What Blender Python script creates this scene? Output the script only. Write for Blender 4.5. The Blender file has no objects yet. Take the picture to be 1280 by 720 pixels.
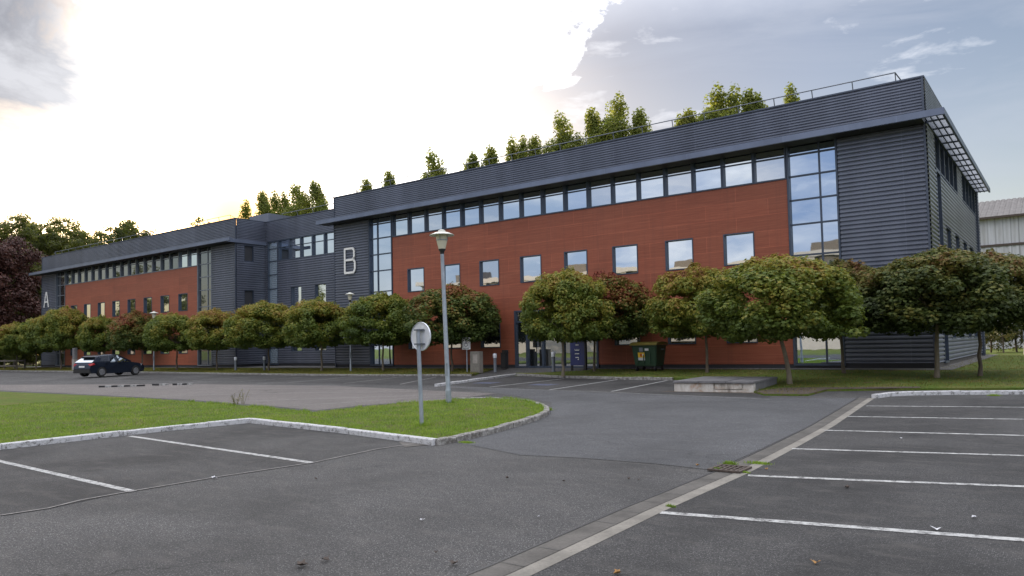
import bpy, bmesh, math, random
import numpy as np
from mathutils import Vector, Matrix
R = math.radians
random.seed(7); rng = np.random.default_rng(7)
scene = bpy.context.scene
COL = scene.collection

# ------------------------------------------------------------------ camera
CAMH = 1.65; FPX = 931.7; CYP = 388.7
YAW, PITCH, ROLL = R(36.876), R(2.584), R(-1.233)
def basis():
    cy, sy = math.cos(YAW), math.sin(YAW)
    f = Vector((-sy*math.cos(PITCH), cy*math.cos(PITCH), math.sin(PITCH)))
    rt = Vector((cy, sy, 0)); up = rt.cross(f)
    return rt*math.cos(ROLL)+up*math.sin(ROLL), -rt*math.sin(ROLL)+up*math.cos(ROLL), f
CR, CU, CF = basis()
def ray(x, y): return CF + CR*(x-640)/FPX + CU*(CYP-y)/FPX
def at(x, y, z=0.0):
    d = ray(x, y); t = (z-CAMH)/d.z
    return Vector((d.x*t, d.y*t, z))
def lerp(y, tab):
    if y <= tab[0][0]: return tab[0][1]
    for (a, b), (c, d) in zip(tab, tab[1:]):
        if y <= c: return b+(d-b)*(y-a)/(c-a)
    return tab[-1][1]
GT = [(14, 0.0), (28, .15), (32, .16)]                     # tarmac level
VT = [(20, .10), (23, .15), (28.2, .26), (31.2, .40), (60, .47), (110, .5)]   # lawn level
def G(y): return lerp(y, GT)
def VG(y): return lerp(y, VT)
def atg(x, y, g=G):
    z = .1
    for i in range(25):
        p = at(x, y, z); z = .5*z+.5*g(p.y)
    return at(x, y, z)
cam = bpy.data.cameras.new('camera'); co = bpy.data.objects.new('camera', cam); COL.objects.link(co)
co.matrix_world = Matrix(((CR.x, CU.x, -CF.x, 0), (CR.y, CU.y, -CF.y, 0), (CR.z, CU.z, -CF.z, CAMH), (0, 0, 0, 1)))
cam.sensor_width = 36; cam.lens = 36*FPX/1280; cam.shift_y = (CYP-360)/1280
cam.clip_start = .05; cam.clip_end = 3000
scene.camera = co

# ------------------------------------------------------------------ materials
def newmat(name):
    m = bpy.data.materials.new(name); m.use_nodes = True
    nt = m.node_tree; nt.nodes.clear()
    return m, nt
class N:
    def __init__(s, nt): s.nt = nt
    def n(s, t, **k):
        nd = s.nt.nodes.new(t)
        for a, v in k.items():
            if a.startswith('i_'):
                key = a[2:].replace('_', ' ')
                s.set(nd.inputs[key], v)
            elif a[0] == 'I' and a[1:].isdigit(): s.set(nd.inputs[int(a[1:])], v)
            else: setattr(nd, a, v)
        return nd
    def set(s, inp, v):
        if isinstance(v, bpy.types.NodeSocket): s.nt.links.new(v, inp)
        else: inp.default_value = v
    def ramp(s, fac, stops, interp='LINEAR'):
        r = s.n('ShaderNodeValToRGB'); r.color_ramp.interpolation = interp
        e = r.color_ramp.elements
        while len(e) < len(stops): e.new(.5)
        for el, (p, c) in zip(e, stops):
            el.position = p; el.color = (c, c, c, 1) if isinstance(c, (int, float)) else (*c, 1)
        s.set(r.inputs[0], fac); return r.outputs[0]
    def mix(s, f, a, b, bt='MIX'):
        m = s.n('ShaderNodeMix', data_type='RGBA', blend_type=bt)
        s.set(m.inputs[0], f)
        for i, v in ((6, a), (7, b)):
            if isinstance(v, (tuple, list)) and len(v) == 3: v = (*v, 1)
            s.set(m.inputs[i], v)
        return m.outputs[2]
    def math(s, op, a, b=0.0, c=0.0, clamp=False):
        m = s.n('ShaderNodeMath', operation=op, use_clamp=clamp)
        s.set(m.inputs[0], a); s.set(m.inputs[1], b); s.set(m.inputs[2], c); return m.outputs[0]
    def coord(s, scale=(1, 1, 1), out='Object', rot=(0, 0, 0)):
        tc = s.n('ShaderNodeTexCoord'); mp = s.n('ShaderNodeMapping')
        s.set(mp.inputs[0], tc.outputs[out]); mp.inputs['Scale'].default_value = scale; mp.inputs['Rotation'].default_value = rot
        return mp.outputs[0]
    def geo(s, scale=(1, 1, 1)):
        g = s.n('ShaderNodeNewGeometry'); mp = s.n('ShaderNodeMapping')
        s.set(mp.inputs[0], g.outputs['Position']); mp.inputs['Scale'].default_value = scale
        return mp.outputs[0]
    def noise(s, v, scale, detail=4, rough=.6, dist=0):
        t = s.n('ShaderNodeTexNoise'); s.set(t.inputs['Vector'], v)
        t.inputs['Scale'].default_value = scale; t.inputs['Detail'].default_value = detail
        t.inputs['Roughness'].default_value = rough; t.inputs['Distortion'].default_value = dist
        return t.outputs[0]
    def bump(s, h, strength=.3, dist=.02):
        b = s.n('ShaderNodeBump'); s.set(b.inputs['Height'], h)
        b.inputs['Strength'].default_value = strength; b.inputs['Distance'].default_value = dist
        return b.outputs[0]
    def out(s, sh):
        o = s.n('ShaderNodeOutputMaterial'); s.nt.links.new(sh, o.inputs[0])
    def pbr(s, col, rough=.6, metal=0., normal=None, spec=.5):
        p = s.n('ShaderNodeBsdfPrincipled')
        if isinstance(col, (tuple, list)): col = (*col, 1)
        s.set(p.inputs['Base Color'], col); s.set(p.inputs['Roughness'], rough); s.set(p.inputs['Metallic'], metal)
        s.set(p.inputs['Specular IOR Level'], spec)
        if normal is not None: s.set(p.inputs['Normal'], normal)
        return p.outputs[0]
def simple(name, col, rough=.6, metal=0., var=.25, scale=3., bump=0.0, stretch=(1, 1, 1), spec=.5):
    m, nt = newmat(name); k = N(nt)
    v = k.geo(stretch); nz = k.noise(v, scale, 6, .65)
    a = tuple(c*(1-var) for c in col); b = tuple(min(1, c*(1+var)) for c in col)
    c = k.mix(k.ramp(nz, [(.3, 0.), (.7, 1.)]), a, b)
    r = k.ramp(nz, [(.2, max(0, rough-.08)), (.8, min(1, rough+.08))])
    nr = k.bump(k.noise(v, scale*12, 3), bump, .01) if bump else None
    k.out(k.pbr(c, r, metal, nr, spec)); return m

def asphalt(name, dark, light, patch=.35, warm=1.0):
    m, nt = newmat(name); k = N(nt); v = k.geo()
    fine = k.noise(v, 55, 3, .75); big = k.noise(v, .35, 5, .6, .6); mid = k.noise(k.geo((1, 2.2, 1)), 2.1, 6, .65)
    vor = k.n('ShaderNodeTexVoronoi', feature='F1'); k.set(vor.inputs['Vector'], v); vor.inputs['Scale'].default_value = 70
    stone = k.ramp(vor.outputs['Distance'], [(.12, 1.), (.42, 0.)])
    rs = k.n('ShaderNodeSeparateColor'); k.set(rs.inputs[0], vor.outputs['Color'])
    lit = k.math('MULTIPLY', stone, k.ramp(rs.outputs[0], [(.40, 0.), (.70, 1.)]))
    base = k.mix(k.ramp(fine, [(.40, 0.), (.60, 1.)]), dark, light)
    base = k.mix(k.math('MULTIPLY', lit, .95), base, tuple(min(1, c*3.9) for c in light))
    f = k.math('MULTIPLY', k.ramp(big, [(.35, 0.), (.68, 1.)]), patch)
    base = k.mix(f, base, tuple(c*.6 for c in dark))
    f2 = k.math('MULTIPLY', k.ramp(mid, [(.5, 0.), (.78, 1.)]), patch*.8)
    base = k.mix(f2, base, (light[0]*1.25, light[1]*1.2, light[2]*1.12))
    crk = k.n('ShaderNodeTexVoronoi', feature='DISTANCE_TO_EDGE')
    wv = k.n('ShaderNodeVectorMath', operation='ADD'); k.set(wv.inputs[0], v)
    nn = k.n('ShaderNodeTexNoise'); k.set(nn.inputs['Vector'], v); nn.inputs['Scale'].default_value = 1.6; nn.inputs['Detail'].default_value = 6
    k.set(wv.inputs[1], nn.outputs['Color'])
    k.set(crk.inputs['Vector'], wv.outputs[0]); crk.inputs['Scale'].default_value = .22
    cm = k.math('MULTIPLY', k.ramp(crk.outputs[0], [(.0012, 1.), (.004, 0.)]), k.ramp(k.noise(v, .25, 2), [(.5, 0.), (.58, .7)]))
    base = k.mix(cm, base, tuple(c*.35 for c in dark))
    # dark oil spots
    sp = k.n('ShaderNodeTexVoronoi', feature='F1'); k.set(sp.inputs['Vector'], v); sp.inputs['Scale'].default_value = .9
    so = k.math('MULTIPLY', k.ramp(sp.outputs[0], [(.05, .55), (.16, 0.)]), k.ramp(k.noise(v, .6, 2), [(.5, 0.), (.6, 1.)]))
    base = k.mix(so, base, tuple(c*.4 for c in dark))
    nr = k.bump(k.math('ADD', fine, stone), .8, .006)
    k.out(k.pbr(base, k.ramp(fine, [(.3, .75), (.7, .95)]), 0, nr, .35)); return m

M = {}
M['lane'] = asphalt('lane_tarmac', (.022, .0215, .0215), (.100, .097, .096), .55)
M['lane_far'] = asphalt('smooth_lane_tarmac', (.040, .041, .044), (.100, .101, .106), .55)
M['bay'] = asphalt('bay_tarmac', (.018, .0175, .018), (.074, .072, .071), .8)
M['pale'] = asphalt('pale_tarmac', (.085, .076, .072), (.165, .148, .138), .35)
M['path'] = asphalt('path_tarmac', (.045, .043, .042), (.10, .098, .095), .4)

def paint(name, col, under, wear=(.50, .66)):
    m, nt = newmat(name); k = N(nt); v = k.geo()
    nz = k.noise(v, 9, 8, .75); f = k.noise(v, 60, 2, .6)
    a = k.math('ADD', k.math('MULTIPLY', nz, .7), k.math('MULTIPLY', f, .3))
    c = k.mix(k.ramp(a, [(wear[0], 0.), (wear[1], 1.)]), col, under)
    k.out(k.pbr(c, .75, 0, k.bump(f, .5, .005), .3)); return m
M['line'] = paint('white_road_paint', (.42, .42, .41), (.07, .068, .066), (.46, .60))
M['line_worn'] = paint('worn_white_road_paint', (.33, .32, .31), (.10, .095, .09), (.42, .6))
M['blue_paint'] = paint('blue_bay_paint', (.085, .105, .20), (.06, .06, .065), (.38, .58))
M['kerb'] = paint('painted_kerb', (.52, .52, .53), (.09, .085, .075), (.50, .61))
M['kerb_worn'] = paint('worn_kerb', (.38, .37, .35), (.11, .10, .09), (.40, .56))
M['seam'] = simple('seam_tar', (.20, .19, .18), .9, var=.4, scale=8)

def concrete(name, col, var=.35):
    m, nt = newmat(name); k = N(nt); v = k.geo()
    a = k.noise(v, 1.8, 8, .7); b = k.noise(v, 40, 3, .7)
    c = k.mix(k.ramp(a, [(.3, 0.), (.7, 1.)]), tuple(x*(1-var) for x in col), tuple(x*(1+var) for x in col))
    c = k.mix(k.math('MULTIPLY', k.ramp(b, [(.45, 0.), (.7, 1.)]), .35), c, tuple(x*.45 for x in col))
    k.out(k.pbr(c, .85, 0, k.bump(b, .5, .006), .3)); return m
M['gutter'] = concrete('gutter_concrete', (.095, .088, .08), .4)
M['gutter_pale'] = concrete('pale_kerbstone', (.21, .195, .17), .35)
M['conc'] = concrete('block_concrete', (.33, .30, .27), .35)
M['conc_dark'] = concrete('slab_concrete', (.17, .165, .17), .3)
M['paving'] = concrete('perimeter_paving', (.12, .115, .11))

def stained():
    m, nt = newmat('stained_concrete'); k = N(nt); v = k.geo()
    a = k.noise(k.geo((1, 1, .35)), 2.6, 8, .7, .8); b = k.noise(v, 35, 3, .7); o = k.noise(v, 3.4, 4, .6)
    c = k.ramp(a, [(.3, (.14, .12, .11)), (.45, (.42, .38, .33)), (.62, (.60, .57, .53)), (.8, (.36, .34, .33))])
    c = k.mix(k.math('MULTIPLY', k.ramp(o, [(.52, 0.), (.68, 1.)]), .6), c, (.36, .17, .07))
    k.out(k.pbr(c, .85, 0, k.bump(b, .5, .006), .3)); return m
M['stained'] = stained()

def grass_ground():
    m, nt = newmat('lawn_ground'); k = N(nt); v = k.geo()
    a = k.noise(v, .8, 6, .65); b = k.noise(v, 28, 4, .75); d = k.noise(v, 3.2, 5, .6)
    c = k.mix(k.ramp(b, [(.3, 0.), (.7, 1.)]), (.045, .070, .014), (.13, .185, .03))
    c = k.mix(k.ramp(a, [(.45, 0.), (.7, .75)]), c, (.17, .15, .05))
    c = k.mix(k.ramp(d, [(.56, 0.), (.66, .85)]), c, (.10, .07, .045))
    k.out(k.pbr(c, .95, 0, k.bump(b, 1., .04), .15)); return m
M['lawn'] = grass_ground()
M['soil'] = simple('bare_soil', (.07, .052, .038), .95, var=.45, scale=7, bump=.6)
def blade_mat(name, cols):
    m, nt = newmat(name); k = N(nt)
    g = k.n('ShaderNodeNewGeometry'); r = g.outputs['Random Per Island']
    nz = k.noise(k.geo(), 1.1, 6, .7)
    f = k.math('ADD', k.math('MULTIPLY', r, .45), k.math('MULTIPLY', k.ramp(nz, [(.3, 0.), (.7, 1.)]), .5), clamp=True)
    c = k.ramp(f, cols)
    p = k.pbr(c, .6, 0, None, .25)
    t = k.n('ShaderNodeBsdfTranslucent'); k.set(t.inputs[0], c)
    x = k.n('ShaderNodeMixShader'); x.inputs[0].default_value = .35
    nt.links.new(p, x.inputs[1]); nt.links.new(t.outputs[0], x.inputs[2]); k.out(x.outputs[0]); return m
M['blade'] = blade_mat('grass_blades', [(.15, (0.085, 0.146, 0.017)), (.45, (0.195, 0.305, 0.032)), (.7, (0.281, 0.390, 0.044)), (.9, (0.390, 0.378, 0.098))])
M['blade_dry'] = blade_mat('tired_grass_blades', [(.15, (.07, .075, .018)), (.45, (.15, .145, .028)), (.7, (.25, .20, .045)), (.9, (.30, .24, .08))])

def leaf_mat(name, stops, noise_scale=.9, zred=0.0, trans=.35):
    m, nt = newmat(name); k = N(nt)
    g = k.n('ShaderNodeNewGeometry'); r = g.outputs['Random Per Island']
    oi = k.n('ShaderNodeObjectInfo')
    tc = k.n('ShaderNodeTexCoord')
    ad = k.n('ShaderNodeVectorMath', operation='ADD'); k.set(ad.inputs[0], g.outputs['Position']); ad.inputs[1].default_value = (3.3, 1.7, .4)
    nz = k.noise(ad.outputs[0], noise_scale, 4, .65)
    sep = k.n('ShaderNodeSeparateXYZ'); k.set(sep.inputs[0], tc.outputs['Object'])
    zz = k.math('MULTIPLY', k.math('SUBTRACT', sep.outputs[2], 3.0), zred)
    f = k.math('ADD', k.math('MULTIPLY', r, .20), k.math('MULTIPLY', nz, .86))
    f = k.math('ADD', f, zz); f = k.math('ADD', f, k.math('MULTIPLY', k.math('SUBTRACT', oi.outputs['Random'], .5), .13 if zred else .05), clamp=True)
    c = k.ramp(f, stops)
    p = k.pbr(c, .55, 0, None, .3)
    t = k.n('ShaderNodeBsdfTranslucent'); k.set(t.inputs[0], k.mix(.5, c, (.25, .3, .04), 'MIX') if trans > .4 else c)
    x = k.n('ShaderNodeMixShader'); x.inputs[0].default_value = trans
    nt.links.new(p, x.inputs[1]); nt.links.new(t.outputs[0], x.inputs[2]); k.out(x.outputs[0]); return m
M['maple'] = leaf_mat('maple_leaves', [(.25, (.055, .090, .020)), (.46, (.105, .150, .028)), (.57, (.18, .205, .036)), (.68, (.32, .27, .045)), (.80, (.30, .15, .05)), (.95, (.22, .07, .035))], .8, .085, .42)
M['maple_red'] = leaf_mat('reddening_maple_leaves', [(.25, (.045, .072, .018)), (.50, (.095, .135, .028)), (.60, (.19, .17, .033)), (.68, (.27, .12, .045)), (.80, (.24, .055, .035)), (.95, (.18, .04, .03))], .8, .10)
M['maple_dark'] = leaf_mat('dark_maple_leaves', [(.3, (0.033, 0.051, 0.015)), (.55, (0.068, 0.093, 0.022)), (.68, (0.150, 0.150, 0.030)), (.80, (0.210, 0.128, 0.045)), (.95, (0.165, 0.060, 0.038))], .9, .075)
M['poplar'] = leaf_mat('poplar_leaves', [(.25, (.09, .12, .03)), (.5, (.17, .20, .045)), (.75, (.33, .32, .055)), (.95, (.45, .36, .06))], .35, 0, .6)
M['wood_leaf'] = leaf_mat('woodland_leaves', [(.25, (0.029, 0.039, 0.013)), (.5, (0.065, 0.078, 0.021)), (.72, (0.143, 0.124, 0.033)), (.92, (0.221, 0.130, 0.039))], .25, 0, .48)
M['beech'] = leaf_mat('copper_beech_leaves', [(.25, (0.036, 0.017, 0.014)), (.5, (0.066, 0.026, 0.022)), (.75, (0.120, 0.048, 0.030)), (.92, (0.204, 0.096, 0.042))], .3, 0, .25)
M['shrub'] = leaf_mat('shrub_leaves', [(.25, (.03, .045, .012)), (.5, (.07, .085, .02)), (.72, (.17, .14, .03)), (.92, (.26, .17, .04))], .5, 0, .35)
M['bark'] = simple('bark', (.12, .095, .07), .9, var=.4, scale=9, bump=.7, stretch=(1, 1, .25))
M['bark_pale'] = simple('pale_bark', (.19, .155, .11), .85, var=.3, scale=9, bump=.5, stretch=(1, 1, .3))

# building
def cladding(name, col, rough=.42):
    m, nt = newmat(name); k = N(nt); v = k.geo((1, 1, .15))
    a = k.noise(v, .7, 5, .6); b = k.noise(k.geo((.3, .3, 3)), 2, 4, .6)
    c = k.mix(k.ramp(a, [(.3, 0.), (.7, 1.)]), tuple(x*.82 for x in col), tuple(x*1.18 for x in col))
    c = k.mix(k.math('MULTIPLY', k.ramp(b, [(.5, 0.), (.8, 1.)]), .25), c, tuple(x*1.35 for x in col))
    sh = k.n('ShaderNodeTexBrick'); sh.offset = 0
    g = k.n('ShaderNodeNewGeometry'); sp = k.n('ShaderNodeSeparateXYZ'); k.set(sp.inputs[0], g.outputs['Position'])
    cb = k.n('ShaderNodeCombineXYZ'); k.set(cb.inputs[0], k.math('ADD', sp.outputs[0], .75)); k.set(cb.inputs[1], sp.outputs[1])
    k.set(sh.inputs['Vector'], cb.outputs[0]); sh.inputs['Scale'].default_value = 1; sh.inputs['Brick Width'].default_value = 4.2; sh.inputs['Row Height'].default_value = 400
    sh.inputs['Mortar Size'].default_value = .012; sh.inputs['Color1'].default_value = (1, 1, 1, 1); sh.inputs['Color2'].default_value = (.93, .93, .94, 1); sh.inputs['Mortar'].default_value = (1.25, 1.25, 1.25, 1)
    c = k.mix(1, c, sh.outputs[0], 'MULTIPLY')
    k.out(k.pbr(c, rough, .45, None, .5)); return m
M['clad'] = cladding('grey_blue_corrugated_steel', (.150, .164, .206), .34)
M['trim'] = cladding('anthracite_trim', (.075, .088, .12), .4)
M['fascia'] = cladding('fascia_metal', (.15, .175, .24), .36)
M['frame'] = simple('window_frame_aluminium', (.055, .072, .105), .4, .3, .15, 2)
M['frame_pale'] = simple('pale_frame_aluminium', (.18, .20, .235), .4, .4, .15, 2)
M['soffit'] = simple('soffit_metal', (.035, .036, .042), .6, .1, .15, 2)
def redpanel():
    m, nt = newmat('red_wood_laminate'); k = N(nt)
    st = k.noise(k.geo((.45, 1, 11)), 1.6, 7, .7, .2); big = k.noise(k.geo((.3, 1, .8)), .9, 4, .6); fine = k.noise(k.geo((2.5, 1, 40)), 2.0, 4, .7)
    c = k.ramp(st, [(.25, (.225, .062, .034)), (.5, (.305, .086, .046)), (.75, (.385, .12, .066))])
    c = k.mix(k.math('MULTIPLY', k.ramp(fine, [(.45, 0.), (.7, 1.)]), .22), c, (.14, .034, .024))
    c = k.mix(k.math('MULTIPLY', k.ramp(big, [(.4, 0.), (.7, 1.)]), .25), c, (.33, .12, .07))
    br = k.n('ShaderNodeTexBrick'); br.offset = .5
    g = k.n('ShaderNodeNewGeometry'); sp = k.n('ShaderNodeSeparateXYZ'); k.set(sp.inputs[0], g.outputs['Position'])
    cb = k.n('ShaderNodeCombineXYZ'); k.set(cb.inputs[0], k.math('ADD', sp.outputs[0], .38)); k.set(cb.inputs[1], k.math('ADD', sp.outputs[2], .02))
    k.set(br.inputs['Vector'], cb.outputs[0]); br.inputs['Scale'].default_value = 1
    br.inputs['Brick Width'].default_value = 2.8; br.inputs['Row Height'].default_value = .70; br.inputs['Mortar Size'].default_value = .010
    br.inputs['Color1'].default_value = (1, 1, 1, 1); br.inputs['Color2'].default_value = (.84, .85, .86, 1); br.inputs['Mortar'].default_value = (1.3, 1.25, 1.25, 1)
    c = k.mix(1, c, br.outputs[0], 'MULTIPLY')
    stn = k.noise(k.geo((2.6, 1, .10)), 1.7, 5, .65)
    c = k.mix(k.math('MULTIPLY', k.ramp(stn, [(.52, 0.), (.75, 1.)]), .30), c, (.12, .05, .038))
    k.out(k.pbr(c, .5, 0, k.bump(st, .1, .01), .35)); return m
M['red'] = redpanel()
def glass(name, refl, dark=(.012, .016, .02), tint=(.90, .96, 1.0)):
    m, nt = newmat(name); k = N(nt)
    nz = k.noise(k.geo(), .9, 2, .5)
    nr = k.bump(nz, .03, .05)
    d = k.pbr(dark, .3, 0, None, .2)
    gl = k.n('ShaderNodeBsdfGlossy'); gl.inputs['Color'].default_value = (*tint, 1); gl.inputs['Roughness'].default_value = .015
    k.set(gl.inputs['Normal'], nr)
    lw = k.n('ShaderNodeLayerWeight'); lw.inputs[0].default_value = .5
    f = k.math('ADD', k.math('MULTIPLY', lw.outputs['Facing'], 1-refl), refl, clamp=True)
    x = k.n('ShaderNodeMixShader'); k.set(x.inputs[0], f)
    nt.links.new(d, x.inputs[1]); nt.links.new(gl.outputs[0], x.inputs[2]); k.out(x.outputs[0]); return m
M['glass'] = glass('reflective_glazing', .72)
M['glass_b'] = glass('reflective_glazing_bluish', .66, (.012, .016, .02), (.78, .88, 1.0))
M['glass_c'] = glass('reflective_glazing_soft', .60, (.06, .07, .08), (.92, .96, 1.0))
M['glass_low'] = glass('darker_glazing', .35)
M['glass_wing'] = glass('dim_glazing', .10, (.02, .022, .026), (.42, .45, .48))
M['glass_daylight'] = glass('glazing_painted_daylight', .30, (.34, .42, .48))  # no blind: pale base colour stands in for daylight seen through the glass
M['glass_car'] = glass('car_glass', .15, (.01, .012, .015))
M['white'] = simple('white_letter_paint', (.78, .77, .74), .5, var=.06)
M['galv'] = simple('galvanised_steel', (.30, .335, .38), .45, .35, .18, 5)
M['galv_dark'] = simple('grey_steel', (.15, .165, .19), .5, .3, .18, 5)
M['sign_back'] = simple('bare_sign_metal', (.62, .64, .68), .4, .3, .12, 9)
M['black'] = simple('black_plastic', (.015, .015, .017), .5, var=.2)
M['lampcap'] = simple('lamp_cap', (.62, .62, .56), .45, var=.1)
def lampglass():
    m, nt = newmat('lantern_glass'); k = N(nt)
    k.out(k.pbr((.62, .58, .46), .25, 0, None, .5)); return m
M['lampglass'] = lampglass()
M['green'] = simple('green_bin_plastic', (.022, .055, .032), .45, var=.2, scale=4)
M['olive'] = simple('mustard_lid_plastic', (.15, .12, .02), .5, var=.2)
M['yellow'] = simple('yellow_sticker', (.75, .48, .04), .5, var=.08)
M['orange'] = simple('orange_figure', (.45, .10, .02), .5, var=.08)
M['sticker'] = simple('pale_sticker', (.6, .6, .62), .5, var=.08)
M['grey_sticker'] = simple('grey_sticker', (.16, .18, .22), .5, var=.08)
M['navy'] = simple('navy_panel', (.022, .03, .12), .4, var=.12)
M['rust'] = simple('rusty_iron', (.075, .056, .045), .8, var=.5, scale=30, bump=.5)
M['fence'] = simple('weathered_timber', (.11, .095, .08), .85, var=.35, scale=5)
M['carpaint'] = simple('dark_blue_car_paint', (.026, .034, .055), .16, .55, .05, 1)
M['tyre'] = simple('tyre_rubber', (.018, .018, .018), .8, var=.2)
M['alloy'] = simple('alloy_wheel', (.5, .5, .52), .3, .8, .05)
M['redlens'] = simple('red_lens', (.35, .012, .015), .2, var=.05)
M['white_plastic'] = simple('white_plate', (.7, .7, .7), .4, var=.05)
M['leaf_litter'] = simple('dry_leaf', (.32, .17, .05), .8, var=.4, scale=20)
def vertclad(name, col, dark, per):
    m, nt = newmat(name); k = N(nt)
    a = k.noise(k.geo((1, 1, .08)), 2.2, 6, .7)
    c = k.mix(k.ramp(a, [(.35, 0.), (.75, 1.)]), col, dark)
    g = k.n('ShaderNodeNewGeometry'); sp = k.n('ShaderNodeSeparateXYZ'); k.set(sp.inputs[0], g.outputs['Position'])
    fr = k.math('FRACT', k.math('MULTIPLY', k.math('ADD', sp.outputs[0], 100.0), 1/per))
    c = k.mix(k.math('MULTIPLY', k.ramp(fr, [(.0, 1.), (.16, 0.), (.9, 0.), (1., 1.)]), k.ramp(k.noise(k.geo((1.8, 1, .01)), 1.0, 2), [(.35, .25), (.65, .8)])), c, tuple(x*.3 for x in dark))
    k.out(k.pbr(c, .7, 0, None, .3)); return m
M['shed_wall'] = vertclad('weathered_white_sheet', (.56, .56, .58), (.36, .35, .34), .55)
M['shed_roof'] = vertclad('weathered_brown_roof', (.20, .185, .175), (.11, .10, .095), .42)
M['stonewall'] = simple('pale_render', (.34, .33, .33), .8, var=.1, scale=1.)
M['roofdark'] = simple('dark_roof', (.10, .095, .09), .8, var=.2)

# ------------------------------------------------------------------ helpers
def tag(o, label=None, cat=None, group=None, kind=None):
    if label: o['label'] = label
    if cat: o['category'] = cat
    if group: o['group'] = group
    if kind: o['kind'] = kind
    return o
def empty(name, loc=(0, 0, 0), rz=0, label=None, cat=None, group=None):
    o = bpy.data.objects.new(name, None); COL.objects.link(o)
    o.location = loc; o.rotation_euler = (0, 0, rz); o.empty_display_size = .2
    return tag(o, label, cat, group)
def copy_tree(o, parent=None):
    c = o.copy(); COL.objects.link(c)
    if parent is not None: c.parent = parent
    for ch in o.children: copy_tree(ch, c)
    return c
class MB:
    def __init__(s): s.v = []; s.f = []
    def add(s, vs, fs):
        b = len(s.v); s.v += [tuple(x) for x in vs]; s.f += [tuple(i+b for i in q) for q in fs]; return s
    def box(s, x0, x1, y0, y1, z0, z1):
        return s.add([(x0, y0, z0), (x1, y0, z0), (x1, y1, z0), (x0, y1, z0), (x0, y0, z1), (x1, y0, z1), (x1, y1, z1), (x0, y1, z1)],
              [(0, 3, 2, 1), (4, 5, 6, 7), (0, 1, 5, 4), (1, 2, 6, 5), (2, 3, 7, 6), (3, 0, 4, 7)])
    def cbox(s, c, d): return s.box(c[0]-d[0]/2, c[0]+d[0]/2, c[1]-d[1]/2, c[1]+d[1]/2, c[2]-d[2]/2, c[2]+d[2]/2)
    def quad(s, *p): return s.add(p, [tuple(range(len(p)))])
    def bar(s, a, b, w, h=None):
        a, b = Vector(a), Vector(b); h = h or w; d = (b-a).normalized()
        u = Vector((0, 0, 1)) if abs(d.z) < .9 else Vector((0, 1, 0))
        sx = d.cross(u).normalized()*w/2; sy = sx.cross(d).normalized()*h/2
        return s.add([a-sx-sy, a+sx-sy, a+sx+sy, a-sx+sy, b-sx-sy, b+sx-sy, b+sx+sy, b-sx+sy],
              [(0, 3, 2, 1), (4, 5, 6, 7), (0, 1, 5, 4), (1, 2, 6, 5), (2, 3, 7, 6), (3, 0, 4, 7)])
    def tube(s, pts, rad, n=10, cap=True):
        pts = [Vector(p) for p in pts]; rings = []
        if not isinstance(rad, (list, tuple)): rad = [rad]*len(pts)
        for i, p in enumerate(pts):
            d = (pts[min(i+1, len(pts)-1)]-pts[max(i-1, 0)]).normalized()
            u = Vector((1, 0, 0)) if abs(d.x) < .8 else Vector((0, 1, 0))
            a = d.cross(u).normalized(); b = d.cross(a)
            rings.append([p+(a*math.cos(2*math.pi*j/n)+b*math.sin(2*math.pi*j/n))*rad[i] for j in range(n)])
        vs = [q for r in rings for q in r]; fs = []
        for i in range(len(pts)-1):
            for j in range(n):
                fs.append((i*n+j, i*n+(j+1) % n, (i+1)*n+(j+1) % n, (i+1)*n+j))
        if cap: fs += [tuple(range(n-1, -1, -1)), tuple((len(pts)-1)*n+j for j in range(n))]
        return s.add(vs, fs)
    def lathe(s, prof, c=(0, 0, 0), n=24, axis='z'):
        vs = []; fs = []
        for r, z in prof:
            for j in range(n):
                a = 2*math.pi*j/n
                if axis == 'z': vs.append((c[0]+r*math.cos(a), c[1]+r*math.sin(a), c[2]+z))
                elif axis == 'y': vs.append((c[0]+r*math.cos(a), c[1]+z, c[2]+r*math.sin(a)))
                else: vs.append((c[0]+z, c[1]+r*math.cos(a), c[2]+r*math.sin(a)))
        for i in range(len(prof)-1):
            for j in range(n): fs.append((i*n+j, i*n+(j+1) % n, (i+1)*n+(j+1) % n, (i+1)*n+j))
        return s.add(vs, fs)
    def prism(s, poly, z0, z1):
        n = len(poly)
        vs = [(x, y, z0) for x, y in poly]+[(x, y, z1) for x, y in poly]
        fs = [tuple(range(n-1, -1, -1)), tuple(range(n, 2*n))]+[(i, (i+1) % n, n+(i+1) % n, n+i) for i in range(n)]
        return s.add(vs, fs)
    def build(s, name, mat, parent=None, smooth=False, bevel=0, offs=None, fix=True):
        me = bpy.data.meshes.new(name)
        off = Vector((0, 0, 0))
        if parent is not None and offs is None:
            p = parent
            while p is not None: off += Vector(p.location); p = p.parent
        me.from_pydata([(v[0]-off.x, v[1]-off.y, v[2]-off.z) for v in s.v], [], s.f)
        if fix or bevel:
            bm = bmesh.new(); bm.from_mesh(me)
            if fix: bmesh.ops.recalc_face_normals(bm, faces=bm.faces)
            if bevel: bmesh.ops.bevel(bm, geom=bm.edges[:]+bm.verts[:], offset=bevel, segments=2, affect='EDGES', clamp_overlap=True)
            bm.to_mesh(me); bm.free()
        for m in (mat if isinstance(mat, list) else [mat]): me.materials.append(m)
        if smooth:
            me.polygons.foreach_set('use_smooth', [True]*len(me.polygons))
            try: me.set_sharp_from_angle(angle=R(40))
            except Exception: pass
        o = bpy.data.objects.new(name, me); COL.objects.link(o)
        if parent is not None: o.parent = parent
        return o

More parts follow.
